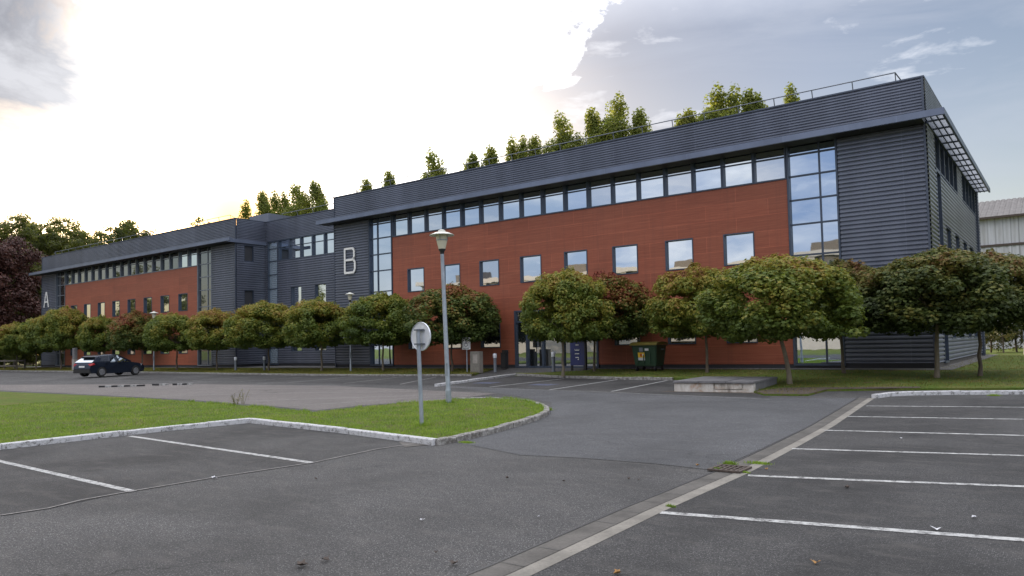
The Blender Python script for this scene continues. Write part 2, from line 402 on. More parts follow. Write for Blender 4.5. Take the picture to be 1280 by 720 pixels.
def struct(o): return tag(o, kind='structure')
def sheet(name, pts, ofs, mat, hf=G, skirt=0):
    """flat polygon draped on the height function hf"""
    bm = bmesh.new()
    vs = [bm.verts.new((p[0], p[1], 0)) for p in pts]
    f = bm.faces.new(vs)
    if f.normal.z < 0 or True:
        bmesh.ops.recalc_face_normals(bm, faces=bm.faces)
    if bm.faces[:][0].normal.z < 0: bmesh.ops.reverse_faces(bm, faces=bm.faces[:])
    for yb in (14, 20, 23, 28, 28.2, 31.2, 32, 60, 110):
        bmesh.ops.bisect_plane(bm, geom=bm.verts[:]+bm.edges[:]+bm.faces[:], plane_co=(0, yb, 0), plane_no=(0, 1, 0))
    if skirt:
        be = [e for e in bm.edges if e.is_boundary]
        r = bmesh.ops.extrude_edge_only(bm, edges=be)
        nv = {g for g in r['geom'] if isinstance(g, bmesh.types.BMVert)}
    else: nv = set()
    for v in bm.verts: v.co.z = hf(v.co.y)+ofs-(skirt if v in nv else 0)
    bmesh.ops.triangulate(bm, faces=bm.faces[:])
    me = bpy.data.meshes.new(name); bm.to_mesh(me); bm.free(); me.materials.append(mat)
    o = bpy.data.objects.new(name, me); COL.objects.link(o); return o
def strip(name, pts, w, ofs, mat, hf=G):
    """painted band along a polyline"""
    mb = MB(); P = [Vector((p[0], p[1])) for p in pts]; Q = []
    for a, b in zip(P, P[1:]):
        n = max(1, int((b-a).length/.8))
        for i in range(n): Q.append(a+(b-a)*i/n)
    Q.append(P[-1]); L = []; Rr = []
    for i, p in enumerate(Q):
        d = (Q[min(i+1, len(Q)-1)]-Q[max(i-1, 0)]).normalized(); nn = Vector((-d.y, d.x))*w/2
        for lst, q in ((L, p+nn), (Rr, p-nn)): lst.append((q.x, q.y, hf(q.y)+ofs))
    n = len(Q)
    mb.add(L+Rr, [(i, n+i, n+i+1, i+1) for i in range(n-1)])
    o = mb.build(name, mat, fix=False)
    return o
def kerb(name, pts, w, h, mat, hf=G, stone=1.0, jitter=.008, closed=False):
    """row of kerbstones along a polyline, small joints between them"""
    mb = MB(); P = [Vector((p[0], p[1])) for p in pts]
    rr = random.Random(len(pts)*13+int(abs(pts[0][0])*10))
    for a, b in zip(P, P[1:]):
        ln = (b-a).length
        if ln < .02: continue
        n = max(1, round(ln/stone)); d = (b-a)/ln; nn = Vector((-d.y, d.x))
        for i in range(n):
            g = .006 if ln > .4 else -.01
            p = a+d*(ln*i/n+g); q = a+d*(ln*(i+1)/n-g); j = rr.uniform(-jitter, jitter); hh = h+rr.uniform(-jitter, jitter); b_ = .015
            o1 = nn*(w/2); z0 = hf(p.y)-.06; zt = hf(p.y)+hh; zq = hf(q.y)+hh
            r = lambda c, k, z: (c.x+nn.x*(k*w/2+j), c.y+nn.y*(k*w/2+j), z)
            k2 = 1-2*b_/w
            sec = lambda c, zt: [r(c, -1, z0), r(c, -1, zt-b_), r(c, -k2, zt), r(c, k2, zt), r(c, 1, zt-b_), r(c, 1, z0)]
            mb.add(sec(p, zt)+sec(q, zq), [(k, k+1, k+7, k+6) for k in range(5)]+[(5, 4, 3, 2, 1, 0), (6, 7, 8, 9, 10, 11)])
    return struct(mb.build(name, mat))

# ------------------------------------------------------------------ world and light
SUN_EL, SUN_AZ = R(8.75), R(-57.3)          # azimuth measured from +Y towards +X
w = bpy.data.worlds.new('World'); scene.world = w; w.use_nodes = True
nt = w.node_tree; nt.nodes.clear(); k = N(nt)
sky = k.n('ShaderNodeTexSky', sky_type='NISHITA'); sky.sun_disc = False
sky.sun_elevation = SUN_EL; sky.sun_rotation = SUN_AZ % (2*math.pi); sky.air_density = 1.0; sky.dust_density = 1.6; sky.ozone_density = 1.0; sky.altitude = 50
tc = k.n('ShaderNodeTexCoord'); D = tc.outputs['Generated']
def dotdir(v):
    v = Vector(v).normalized(); d = k.n('ShaderNodeVectorMath', operation='DOT_PRODUCT'); k.set(d.inputs[0], D); d.inputs[1].default_value = v
    return d.outputs['Value']
def mapped(scale):
    mp = k.n('ShaderNodeMapping'); k.set(mp.inputs[0], D); mp.inputs['Scale'].default_value = scale; return mp.outputs[0]
CL = {}
def ang(v):   # angle in degrees from direction v
    return k.math('MULTIPLY', k.math('ARCCOSINE', dotdir(v)), 57.2958)
edge = k.noise(mapped((1, 1, 2.2)), 5.5, 9, .62, .35)
wisp = k.noise(mapped((1, 1, 4.5)), 3.2, 8, .6, .6)
# bright sunlit cloud sheet in front of the sun
bright = k.math('ADD', k.math('MULTIPLY', ang(ray(400, 20)), -1/17.5), 1.0)
bright = k.math('ADD', bright, k.math('MULTIPLY', k.math('SUBTRACT', edge, .5), 1.5))
mb_ = k.ramp(bright, [(.0, 0.), (.05, .45), (.28, 1.)])
# grey cloud up at the left
grey = k.math('ADD', k.math('MULTIPLY', ang(ray(-185, -30)), -1/18.3), 1.0)
grey = k.math('ADD', grey, k.math('MULTIPLY', k.math('SUBTRACT', edge, .5), 1.2))
mg_ = k.ramp(grey, [(.0, 0.), (.55, 1.)])
veil = k.ramp(wisp, [(.42, 0.), (.75, .55)])
glow = k.ramp(k.math('MULTIPLY', ang(ray(293, 283)), 1/90.0), [(0., .9), (.10, .36), (.20, .12), (.29, .02), (.38, 0.)])
SK = k.mix(1.0, sky.outputs[0], k.ramp(k.math('MULTIPLY', ang(ray(293, 283)), 1/90.0), [(0., (1., .95, .9)), (.22, (.8, .76, .8)), (.34, (.66, .63, .69)), (.48, (.80, .75, .83)), (.75, (1., .92, .97))]), 'MULTIPLY')
SKYGAIN = 1.0
c0 = k.mix(veil, SK, (2.9, 3.1, 3.6))
c1 = k.mix(k.math('MULTIPLY', mb_, .95), c0, (11.0, 11.0, 11.0))
c2 = k.mix(k.math('MULTIPLY', mg_, .985), c1, k.mix(k.ramp(edge, [(.35, 0.), (.65, 1.)]), (.85, .95, 1.25), (3.0, 3.1, 3.4)))
# added cloud brightness behind and overhead, out of view, for more fill light
sepd = k.n('ShaderNodeSeparateXYZ'); k.set(sepd.inputs[0], D)
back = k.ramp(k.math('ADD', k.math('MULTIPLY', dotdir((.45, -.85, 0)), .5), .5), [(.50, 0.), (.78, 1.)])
low_fill = k.mix(k.ramp(wisp, [(.38, 0.), (.62, 1.)]), (2.0, 2.6, 3.9), (5.0, 5.1, 5.5))
c2 = k.mix(k.math('MULTIPLY', back, .85), c2, low_fill)
high = k.ramp(sepd.outputs[2], [(.38, 0.), (.62, 1.)])
c2 = k.mix(k.math('MULTIPLY', high, .85), c2, (11.2, 11.3, 12.0))
gl = k.mix(k.math('MULTIPLY', glow, k.math('SUBTRACT', 1.0, k.math('MULTIPLY', mg_, .8))), (0, 0, 0), (15., 13.6, 11.8))
c3 = k.mix(1.0, c2, gl, 'ADD')
puff = k.ramp(k.noise(mapped((1, 1, 3.0)), 9.0, 7, .6, .3), [(.60, 0.), (.76, .42)])
puff = k.math('MULTIPLY', puff, k.math('SUBTRACT', 1.0, mb_))
c3 = k.mix(puff, c3, (7.0, 7.0, 7.2))
c3 = k.mix(k.ramp(k.math('MULTIPLY', ang(ray(293, 283)), 1/90.0), [(0., .95), (.02, .85), (.06, .25), (.12, 0.)]), c3, (14., 6.8, 1.7))
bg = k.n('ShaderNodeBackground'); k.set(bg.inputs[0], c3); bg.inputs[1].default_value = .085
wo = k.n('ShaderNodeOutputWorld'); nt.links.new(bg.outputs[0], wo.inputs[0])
sl = bpy.data.lights.new('sun', 'SUN'); sl.energy = 3.0; sl.angle = R(.53); sl.color = (1, .80, .56)
so = bpy.data.objects.new('sun', sl); COL.objects.link(so)
sd = Vector((math.sin(SUN_AZ)*math.cos(SUN_EL), math.cos(SUN_AZ)*math.cos(SUN_EL), math.sin(SUN_EL)))
so.rotation_euler = (-sd).to_track_quat('-Z', 'Y').to_euler(); so.location = (-40, 60, 40)
vs = scene.view_settings; vs.view_transform = 'Standard'; vs.look = 'None'; vs.gamma = 1; vs.use_curve_mapping = False; vs.exposure = 1.33

# ------------------------------------------------------------------ ground
BT = [(14, -.03), (28, .12), (31.2, .33), (110, .42), (2000, .42)]
def base():
    ys = [-900, -200, -60, -10, 14, 20, 24, 28, 31.2, 60, 110, 300, 900, 2000]; xs = [-1800, -400, -140, -60, -20, 20, 60, 400, 1500]
    mb = MB(); n = len(xs)
    vs = [(x, y, lerp(y, BT)) for y in ys for x in xs]
    mb.add(vs, [(j*n+i, j*n+i+1, (j+1)*n+i+1, (j+1)*n+i) for j in range(len(ys)-1) for i in range(n-1)])
    return struct(mb.build('ground', M['lawn'], fix=False))
base()
struct(sheet('road', [(-130, -12), (30, -12), (30, 28.9), (-24.3, 28.9), (-130, 28.9)], 0, M['lane']))
def lane_far():
    L_ = [atg(x, y) for x, y in ((545, 549.5), (590, 557), (650, 569), (730, 573), (820, 580), (893, 588), (960, 557), (1078, 498), (960, 497.5), (850, 494), (740, 490), (620, 484.5), (555, 482.5), (640, 494), (690, 503), (688, 514), (665, 523), (620, 536))]
    struct(sheet('road', [(p.x, p.y) for p in L_], .003, M['lane_far']))
lane_far()
# right-hand parking bays
GR = [atg(x, y) for x, y in ((664, 720), (826, 641), (935, 592), (1000, 557), (1045, 531), (1093, 498))]
GRx = [(GR[0].x+.0, -3.0)]+[(p.x, p.y) for p in GR]
kr = [atg(*q) for q in ((1093, 498), (1112, 495.5), (1140, 494.3), (1200, 493.4), (1280, 493.0))]
kd = (kr[-1]-kr[-2]); kend = kr[-1]+kd*6
struct(sheet('parking_bays', GRx+[(p.x, p.y) for p in kr]+[(kend.x, kend.y), (22, kend.y), (22, -3)], .004, M['bay']))
gl_ = [(p[0]-.07, p[1]) for p in GRx]
struct(strip('gutter_edge_stones', gl_, .15, .007, M['gutter_pale']))
struct(strip('drainage_gutter', [(p[0]-.265, p[1]) for p in GRx], .22, .006, M['gutter']))
struct(strip('gutter_seam', [(p[0]-.39, p[1]) for p in GRx], .025, .0095, M['black']))
# joints of gutter stones
jb = MB()
yy = -2.0
def gx(y):
    for a, b in zip(GRx, GRx[1:]):
        if a[1] <= y <= b[1]: return a[0]+(b[0]-a[0])*(y-a[1])/(b[1]-a[1])
    return GRx[-1][0]
while yy < 20:
    x = gx(yy); jb.add([(x-.375, yy, G(yy)+.0105), (x-.148, yy, G(yy)+.0105), (x-.148, yy+.008, G(yy)+.0105), (x-.375, yy+.008, G(yy)+.0105)], [(0, 1, 2, 3)])
    yy += random.choice([.5, .5, 1.0])
struct(jb.build('gutter_joints', M['seam'] and M['black'], fix=False))
# left bays patch (darker) and pale far bays
LB = [atg(x, y) for x, y in ((-260, 668), (-60, 656), (0, 645), (60, 636), (150, 617), (270, 597), (390, 579), (470, 562), (545, 549.5), (430, 536), (313, 524), (200, 534), (100, 545), (0, 556), (-160, 572))]
struct(sheet('parking_bays', [(p.x, p.y) for p in LB]+[(-40, 4.5), (-40, -3)], .004, M['bay']))
sm = [atg(x, y) for x, y in ((0, 645), (60, 636), (100, 626), (150, 617), (270, 597), (390, 579), (470, 562), (530, 553), (590, 557), (650, 569), (730, 573), (820, 580), (893, 588))]
struct(strip('tarmac_seam', [(p.x, p.y) for p in sm[:8]], .035, .009, M['seam']))
struct(strip('tarmac_seam', [(p.x, p.y) for p in sm[8:]], .012, .005, M['path']))
pb = [atg(x, y) for x, y in ((-60, 483), (0, 481), (240, 480), (420, 482.5), (620, 492), (560, 500), (450, 507), (396, 513), (330, 507), (240, 500), (120, 493.5), (0, 488), (-60, 485.5))]
struct(sheet('parking_bays', [(p.x, p.y) for p in pb], .004, M['pale']))
fb = [atg(x, y) for x, y in ((560, 481), (640, 485.5), (740, 490), (850, 494), (962, 497), (968, 483), (842, 476), (770, 474.5), (645, 469.5))]
struct(sheet('parking_bays', [(p.x, p.y) for p in fb], .004, M['bay']))
fb2 = [atg(x, y) for x, y in ((150, 475), (300, 476.5), (480, 481), (555, 482), (600, 474), (585, 470.3), (480, 470.6), (300, 469), (180, 467.5))]
struct(sheet('parking_bays', [(p.x, p.y) for p in fb2], .004, M['bay']))
# painted lines
def line(px, w=.10, mat='line', ext=0, hf=G):
    P = [atg(x, y) for x, y in px]
    if ext: P.append(P[-1]+(P[-1]-P[-2]).normalized()*ext)
    struct(strip('painted_line', [(p.x, p.y) for p in P], w, .0085, M[mat]))
for px in (((826, 641.5), (1280, 676)), ((935, 595), (1100, 602), (1280, 608.8)), ((990, 561.5), (1280, 570.1)), ((1030, 538.3), (1280, 544.9)), ((1060, 521), (1280, 524.6)), ((1083, 507.8), (1280, 509.5))):
    line(px, .11, 'line', 2.2)
line(((162, 545.5), (390, 579)), .11); line(((-120, 548), (0, 577), (166, 615)), .10)
for px in (((765, 489.5), (834, 475.8)), ((687, 487.5), (772, 474.8)), ((612, 484), (705, 473.6))): line(px, .10)
line(((500, 480.5), (545, 471.5)), .08, 'line_worn'); line(((430, 479.5), (505, 471)), .08, 'line_worn'); line(((360, 478.5), (445, 470.5)), .08, 'line_worn'); line(((300, 477), (400, 470.3)), .07, 'line_worn'); line(((240, 476), (330, 470)), .07, 'line_worn'); line(((190, 474), (300, 468)), .07, 'line_worn')
line(((560, 484), (740, 489.5), (962, 499.5)), .06, 'line_worn')
for px in (((0, 487), (240, 482.5), (455, 482)), ((120, 490), (300, 486), (470, 486)), ((200, 495), (330, 492), (520, 489.5)), ((300, 502), (420, 498), (585, 492.5)), ((355, 508), (520, 497.5), (600, 494))): line(px, .07, 'line_worn')
for px in ((608, 478.8), (679, 481)):
    c = atg(*px); o = struct(sheet('painted_bay_symbol', [(c.x-.5, c.y-.35), (c.x+.5, c.y-.4), (c.x+.5, c.y+.4), (c.x-.5, c.y+.35)], .008, M['blue_paint']))

# grass island
ISL = [(0, 489), (120, 494), (240, 501), (330, 508), (392, 514), (450, 508), (520, 501.5), (570, 498), (600, 496.6), (640, 497.6), (664, 501), (680, 506), (683.5, 510), (682, 514), (665, 521), (620, 533.5), (580, 543), (545, 549), (430, 535), (313, 523), (200, 533.5), (100, 544), (0, 555), (-150, 571)]
IW = [at(x, y, .10) for x, y in ISL]; IW += [Vector((-36, 4.0, .1)), Vector((-48, 14, .1)), ]
struct(sheet('grass_island', [(p.x, p.y) for p in IW], .085, M['lawn'], hf=lambda y: 0, skirt=.13))
kp = [(p.x, p.y) for p in IW]
kerb('kerb', [kp[23], kp[22], kp[21], kp[20], kp[19]][::-1], .14, .105, M['kerb'], hf=lambda y: 0)
kerb('kerb', [kp[19], kp[18], kp[17]], .14, .105, M['kerb'], hf=lambda y: 0)
def smoothpts(P, it=2):
    for _ in range(it):
        Q = [P[0]]
        for a, b in zip(P, P[1:]): Q += [(a[0]*.75+b[0]*.25, a[1]*.75+b[1]*.25), (a[0]*.25+b[0]*.75, a[1]*.25+b[1]*.75)]
        P = Q+[P[-1]]
    return P
kerb('kerb', smoothpts(kp[7:18]), .14, .105, M['kerb_worn'], hf=lambda y: 0, stone=.9)

def scatter_poly(poly, n, seed=1):
    r = np.random.default_rng(seed); P = np.array([(p[0], p[1]) for p in poly]); lo, hi = P.min(0), P.max(0)
    pts = r.uniform(lo, hi, (n, 2)); ins = np.zeros(n, bool); j = len(P)-1
    for i in range(len(P)):
        xi, yi, xj, yj = *P[i], *P[j]
        c = ((yi > pts[:, 1]) != (yj > pts[:, 1])) & (pts[:, 0] < (xj-xi)*(pts[:, 1]-yi)/(yj-yi+1e-12)+xi); ins ^= c; j = i
    return pts[ins]
def blades(name, pts, hf, h0, h1, wd, mat, seed=3):
    r = np.random.default_rng(seed); n = len(pts)
    a = r.uniform(0, 2*np.pi, n); h = r.uniform(h0, h1, n); w_ = wd*r.uniform(.6, 1.3, n); ln = r.normal(0, .45, (n, 2))*h[:, None]
    z = np.array([hf(y) for y in pts[:, 1]])
    dx, dy = np.cos(a)*w_, np.sin(a)*w_
    V = np.empty((n, 3, 3)); V[:, 0] = np.c_[pts[:, 0]-dx, pts[:, 1]-dy, z]; V[:, 1] = np.c_[pts[:, 0]+dx, pts[:, 1]+dy, z]
    V[:, 2] = np.c_[pts[:, 0]+ln[:, 0], pts[:, 1]+ln[:, 1], z+h]
    me = bpy.data.meshes.new(name); me.vertices.add(3*n); me.vertices.foreach_set('co', V.ravel()); me.loops.add(3*n)
    me.loops.foreach_set('vertex_index', np.arange(3*n, dtype=np.int32)); me.polygons.add(n)
    me.polygons.foreach_set('loop_start', np.arange(0, 3*n, 3, dtype=np.int32)); me.update(calc_edges=True)
    me.materials.append(mat); o = bpy.data.objects.new(name, me); COL.objects.link(o)
    return tag(o, kind='stuff')
_ar = sum(a_[0]*b_[1]-b_[0]*a_[1] for a_, b_ in zip(kp, kp[1:]+kp[:1])); IN_SIGN = -1 if _ar > 0 else 1
g1 = scatter_poly(kp, 520000, 5)
vd = np.hypot(g1[:, 0], g1[:, 1]); vis = ((g1[:, 0] > -27))
keep = vis & (rng.random(len(g1)) < np.clip(14/vd, 0, 1)**1.3)
from mathutils import noise as mnoise
def thin(pts, sc, lo):
    q = np.array([mnoise.fractal(Vector((x*sc, y*sc, 3.1)), 1.0, 2.0, 3) for x, y in pts]); return pts[(q > lo) | (rng.random(len(pts)) < .38)]
g1 = g1[keep]; keep = np.ones(len(thin(g1, 1.6, -.12)), bool); g1 = thin(g1, 1.6, -.12); keep = np.ones(len(g1), bool)
o = blades('grass', g1[keep], lambda y: .083, .025, .065, .0045, M['blade'])
tag(o, 'short bright green grass on the kerbed island in the car park', 'grass')

# taller tufts spilling over the kerbs and round the posts
rk = np.random.default_rng(77); ep = []
for a_, b_ in zip(kp, kp[1:]+kp[:1]):
    ln = math.hypot(b_[0]-a_[0], b_[1]-a_[1]); nb_ = int(ln*170)
    if a_[0] < -28 or b_[0] < -28: continue
    t_ = rk.random(nb_); m_ = np.sin(t_*ln*2.3+a_[0])+np.sin(t_*ln*5.1)*.6 > -.2; t_ = t_[m_]
    dx, dy = (b_[0]-a_[0])/ln, (b_[1]-a_[1])/ln
    o_ = .075+np.abs(rk.normal(0, .05, len(t_))); ep.append(np.c_[a_[0]+dx*t_*ln+dy*o_*IN_SIGN, a_[1]+dy*t_*ln-dx*o_*IN_SIGN])
for q_ in (at(527.5, 532, .09), at(561, 503.5, .09)): ep.append(np.array([[q_.x, q_.y]])+rk.normal(0, .07, (260, 2)))
o = blades('grass', np.vstack(ep), lambda y: .085, .05, .11, .005, M['blade'], 12)
tag(o, 'longer grass tufts along the island kerb and round the post feet', 'grass')

# verge in front of the building
KL = [atg(x, y) for x, y in ((40, 464.5), (180, 466), (290, 468), (400, 469.6), (480, 470.3), (590, 470.2))]
VL = [(-125, KL[0].y+.3)]+[(p.x, p.y) for p in KL]
struct(sheet('verge', VL+[(-24.4, 31.0), (-125, 31.0)], .0, M['lawn'], hf=VG, skirt=.2))
kerb('kerb', [(p[0], p[1]-.06) for p in VL], .12, .10, M['kerb_worn'], hf=G)
KD = [atg(x, y) for x, y in ((545, 483.3), (600, 475.5), (645, 469.6))]
kerb('kerb', [(p.x, p.y) for p in KD], .13, .10, M['kerb'], hf=G)
KR = [atg(x, y) for x, y in ((645, 469.6), (700, 472.3), (770, 474.2), (842, 475.0))]
kerb('kerb', [(p.x, p.y-.06) for p in KR], .12, .11, M['kerb_worn'], hf=G)
RB = [atg(x, y, VG) for x, y in ((968, 481), (942, 489), (955, 493), (1010, 493.2), (1032, 487), (1110, 485.6), (1200, 485), (1290, 484.5))]
VR = [(p.x, p.y) for p in KR]+[(p.x, p.y) for p in RB]+[(30, 26.5), (60, 31), (60, 75), (-4.0, 75), (-4.0, 31.0), (-18.4, 31.0), (-18.6, 30.2), (-20.4, 28.9)]
struct(sheet('verge', VR, .0, M['lawn'], hf=VG, skirt=.2))
struct(sheet('entrance_path', [(-24.4, 28.3), (KR[0].x, 28.3), (KR[0].x, KR[0].y), (-20.4, 28.9), (-18.6, 30.2), (-18.4, 31.6), (-18.4, 32.2), (-24.4, 32.2)], .004, M['path'], hf=lambda y: lerp(y, [(28.3, .155), (30.5, .36), (31.2, .40)])))
struct(sheet('perimeter_paving', [(-90, 31.0), (-24.4, 31.0), (-24.4, 32.3), (-50, 35), (-90, 35)], .012, M['paving'], hf=VG))
struct(sheet('perimeter_paving', [(-18.4, 31.0), (-3.5, 31.0), (-3.5, 52), (-5, 52), (-5, 33), (-18.4, 33)], .012, M['paving'], hf=VG))
struct(sheet('soil_patch', [(p.x, p.y) for p in [atg(x, y, VG) for x, y in ((944, 489), (955, 492.6), (1010, 492.8), (1034, 486.8), (1150, 485.2), (1150, 483.5), (1010, 484.5), (980, 485))]], .010, M['soil'], hf=VG))
g2 = scatter_poly(VR, 260000, 8); g2 = g2[(g2[:, 1] < 50) & (g2[:, 0] < 9)]; g2 = g2[rng.random(len(g2)) < np.clip(26/(g2[:, 1]+1), 0, 1)**2]
o = blades('grass', g2, VG, .03, .08, .009, M['blade_dry'], 4)
tag(o, 'tired olive grass of the lawn round the right end of the building', 'grass')
g3 = scatter_poly(VL+[(-24.4, 31.0), (-125, 31.0)], 90000, 9); g3 = g3[g3[:, 0] > -90]
o = blades('grass', g3, VG, .03, .08, .012, M['blade_dry'], 6)
tag(o, 'strip of grass under the maples along the left part of the facade', 'grass')
# white kerb of the right bays
kk = [(p.x, p.y) for p in kr]+[(kend.x, kend.y)]
kerb('kerb', kk, .14, .11, M['kerb'], hf=G)

# ------------------------------------------------------------------ building
BX, BY, BZ = -26.0, 32.0, .40
bld = empty('office_building', (BX, BY, BZ), 0, 'long three storey office block of grey corrugated metal and red panels behind the maples', 'building')
ZP = 11.58; ZS = 9.71; ZF = 9.97
def rects(x0, x1, z0, z1, holes):
    xs = sorted({x0, x1}|{h[0] for h in holes}|{h[1] for h in holes}); out = []
    xs = [x for x in xs if x0 <= x <= x1]
    for a, b in zip(xs, xs[1:]):
        m = (a+b)/2; hs = sorted([(h[2], h[3]) for h in holes if h[0] < m < h[1]]); z = z0
        for c, d in hs:
            if c > z: out.append((a, b, z, c))
            z = max(z, d)
        if z < z1: out.append((a, b, z, z1))
    return out
PER = .17
def wave(mb, a, b, z0, z1, P, depth=.05, PER=.17):
    """P(u, out, z) -> point; corrugations follow the absolute height so neighbours line up"""
    zs = [z0]; k0 = math.floor(z0/PER)
    prof = [(0, 0), (.30, 1), (.70, 1), (.92, 0)]
    pts = []
    for kk_ in range(k0, int(z1/PER)+2):
        for t, o in prof:
            z = (kk_+t)*PER
            if z0 <= z <= z1: pts.append((z, o*depth))
    pts = [(z0, pts[0][1] if pts else 0)]+pts+[(z1, pts[-1][1] if pts else 0)]
    vs = []; 
    for z, o in pts: vs += [P(a, o, z), P(b, o, z)]
    mb.add(vs, [(2*i, 2*i+1, 2*i+3, 2*i+2) for i in range(len(pts)-1)])
def PX(Y): return lambda u, o, z: (u, Y-o, z)          # wall facing -Y
def PXr(X): return lambda u, o, z: (X+o, u, z)         # wall facing +X
def siding(x0, x1, z0, z1, P, holes=(), name='corrugated_cladding', mat='clad'):
    mb = MB()
    for a, b, c, d in rects(x0, x1, z0, z1, list(holes)): wave(mb, a, b, c, d, P, *((.042, .116) if name == 'parapet_cladding' else (.05, .17)))
    o = mb.build(name, M[mat], bld)
    return o
def fbox(mb, P, u0, u1, z0, z1, o0, o1):
    a = [P(u, o, z) for z in (z0, z1) for u in (u0, u1) for o in (o0, o1)]
    mb.add(a, [(0, 1, 3, 2), (4, 6, 7, 5), (0, 4, 5, 1), (2, 3, 7, 6), (0, 2, 6, 4), (1, 5, 7, 3)])
def window(u0, u1, z0, z1, P, fw=.055, out=.02, dep=.16, muls=(), trans=(), gm='glass', fm='frame', name='window', label=None):
    mb = MB()
    fbox(mb, P, u0, u0+fw, z0, z1, -dep, out); fbox(mb, P, u1-fw, u1, z0, z1, -dep, out)
    fbox(mb, P, u0+fw, u1-fw, z0, z0+fw, -dep, out+.012); fbox(mb, P, u0+fw, u1-fw, z1-fw, z1, -dep, out)
    for m_ in muls: fbox(mb, P, m_-fw*.45, m_+fw*.45, z0+fw, z1-fw, -dep+.01, -dep+.09)
    for t_ in trans: fbox(mb, P, u0+fw, u1-fw, t_-fw*.45, t_+fw*.45, -dep+.01, -dep+.10)
    w_ = mb.build(name, M[fm], bld)
    g = MB(); tl = random.uniform(-.009, .009); tu = random.uniform(-.008, .008)
    if gm == 'glass': gm = random.choice(['glass', 'glass', 'glass_b', 'glass_c'])
    q = [P(u0+fw*.5, -dep+.045+tl, z0+fw*.5), P(u1-fw*.5, -dep+.045-tl, z0+fw*.5), P(u1-fw*.5, -dep+.045-tl+tu, z1-fw*.5), P(u0+fw*.5, -dep+.045+tl+tu, z1-fw*.5)]
    q2 = [P(u0+fw*.5, -dep+.01, z0+fw*.5), P(u1-fw*.5, -dep+.01, z0+fw*.5), P(u1-fw*.5, -dep+.01, z1-fw*.5), P(u0+fw*.5, -dep+.01, z1-fw*.5)]
    g.add(q+q2, [(0, 1, 2, 3), (7, 6, 5, 4), (0, 4, 5, 1), (1, 5, 6, 2), (2, 6, 7, 3), (3, 7, 4, 0)])
    p = g.build('pane', M[gm], w_)
    if label: w_['label'] = label
    return w_
def letter(strokes, x0, z0, wd, ht, Y, name, label):
    mb = MB()
    for i, (a, b) in enumerate(strokes): yo = Y-.10-.0021*i; mb.bar((x0+a[0]*wd, yo, z0+a[1]*ht), (x0+b[0]*wd, yo, z0+b[1]*ht), .05, .13) if abs(a[0]-b[0]) > abs(a[1]-b[1]) else mb.bar((x0+a[0]*wd, yo, z0+a[1]*ht), (x0+b[0]*wd, yo, z0+b[1]*ht), .13, .05)
    o = mb.build(name, M['white'], bld); o['label'] = label

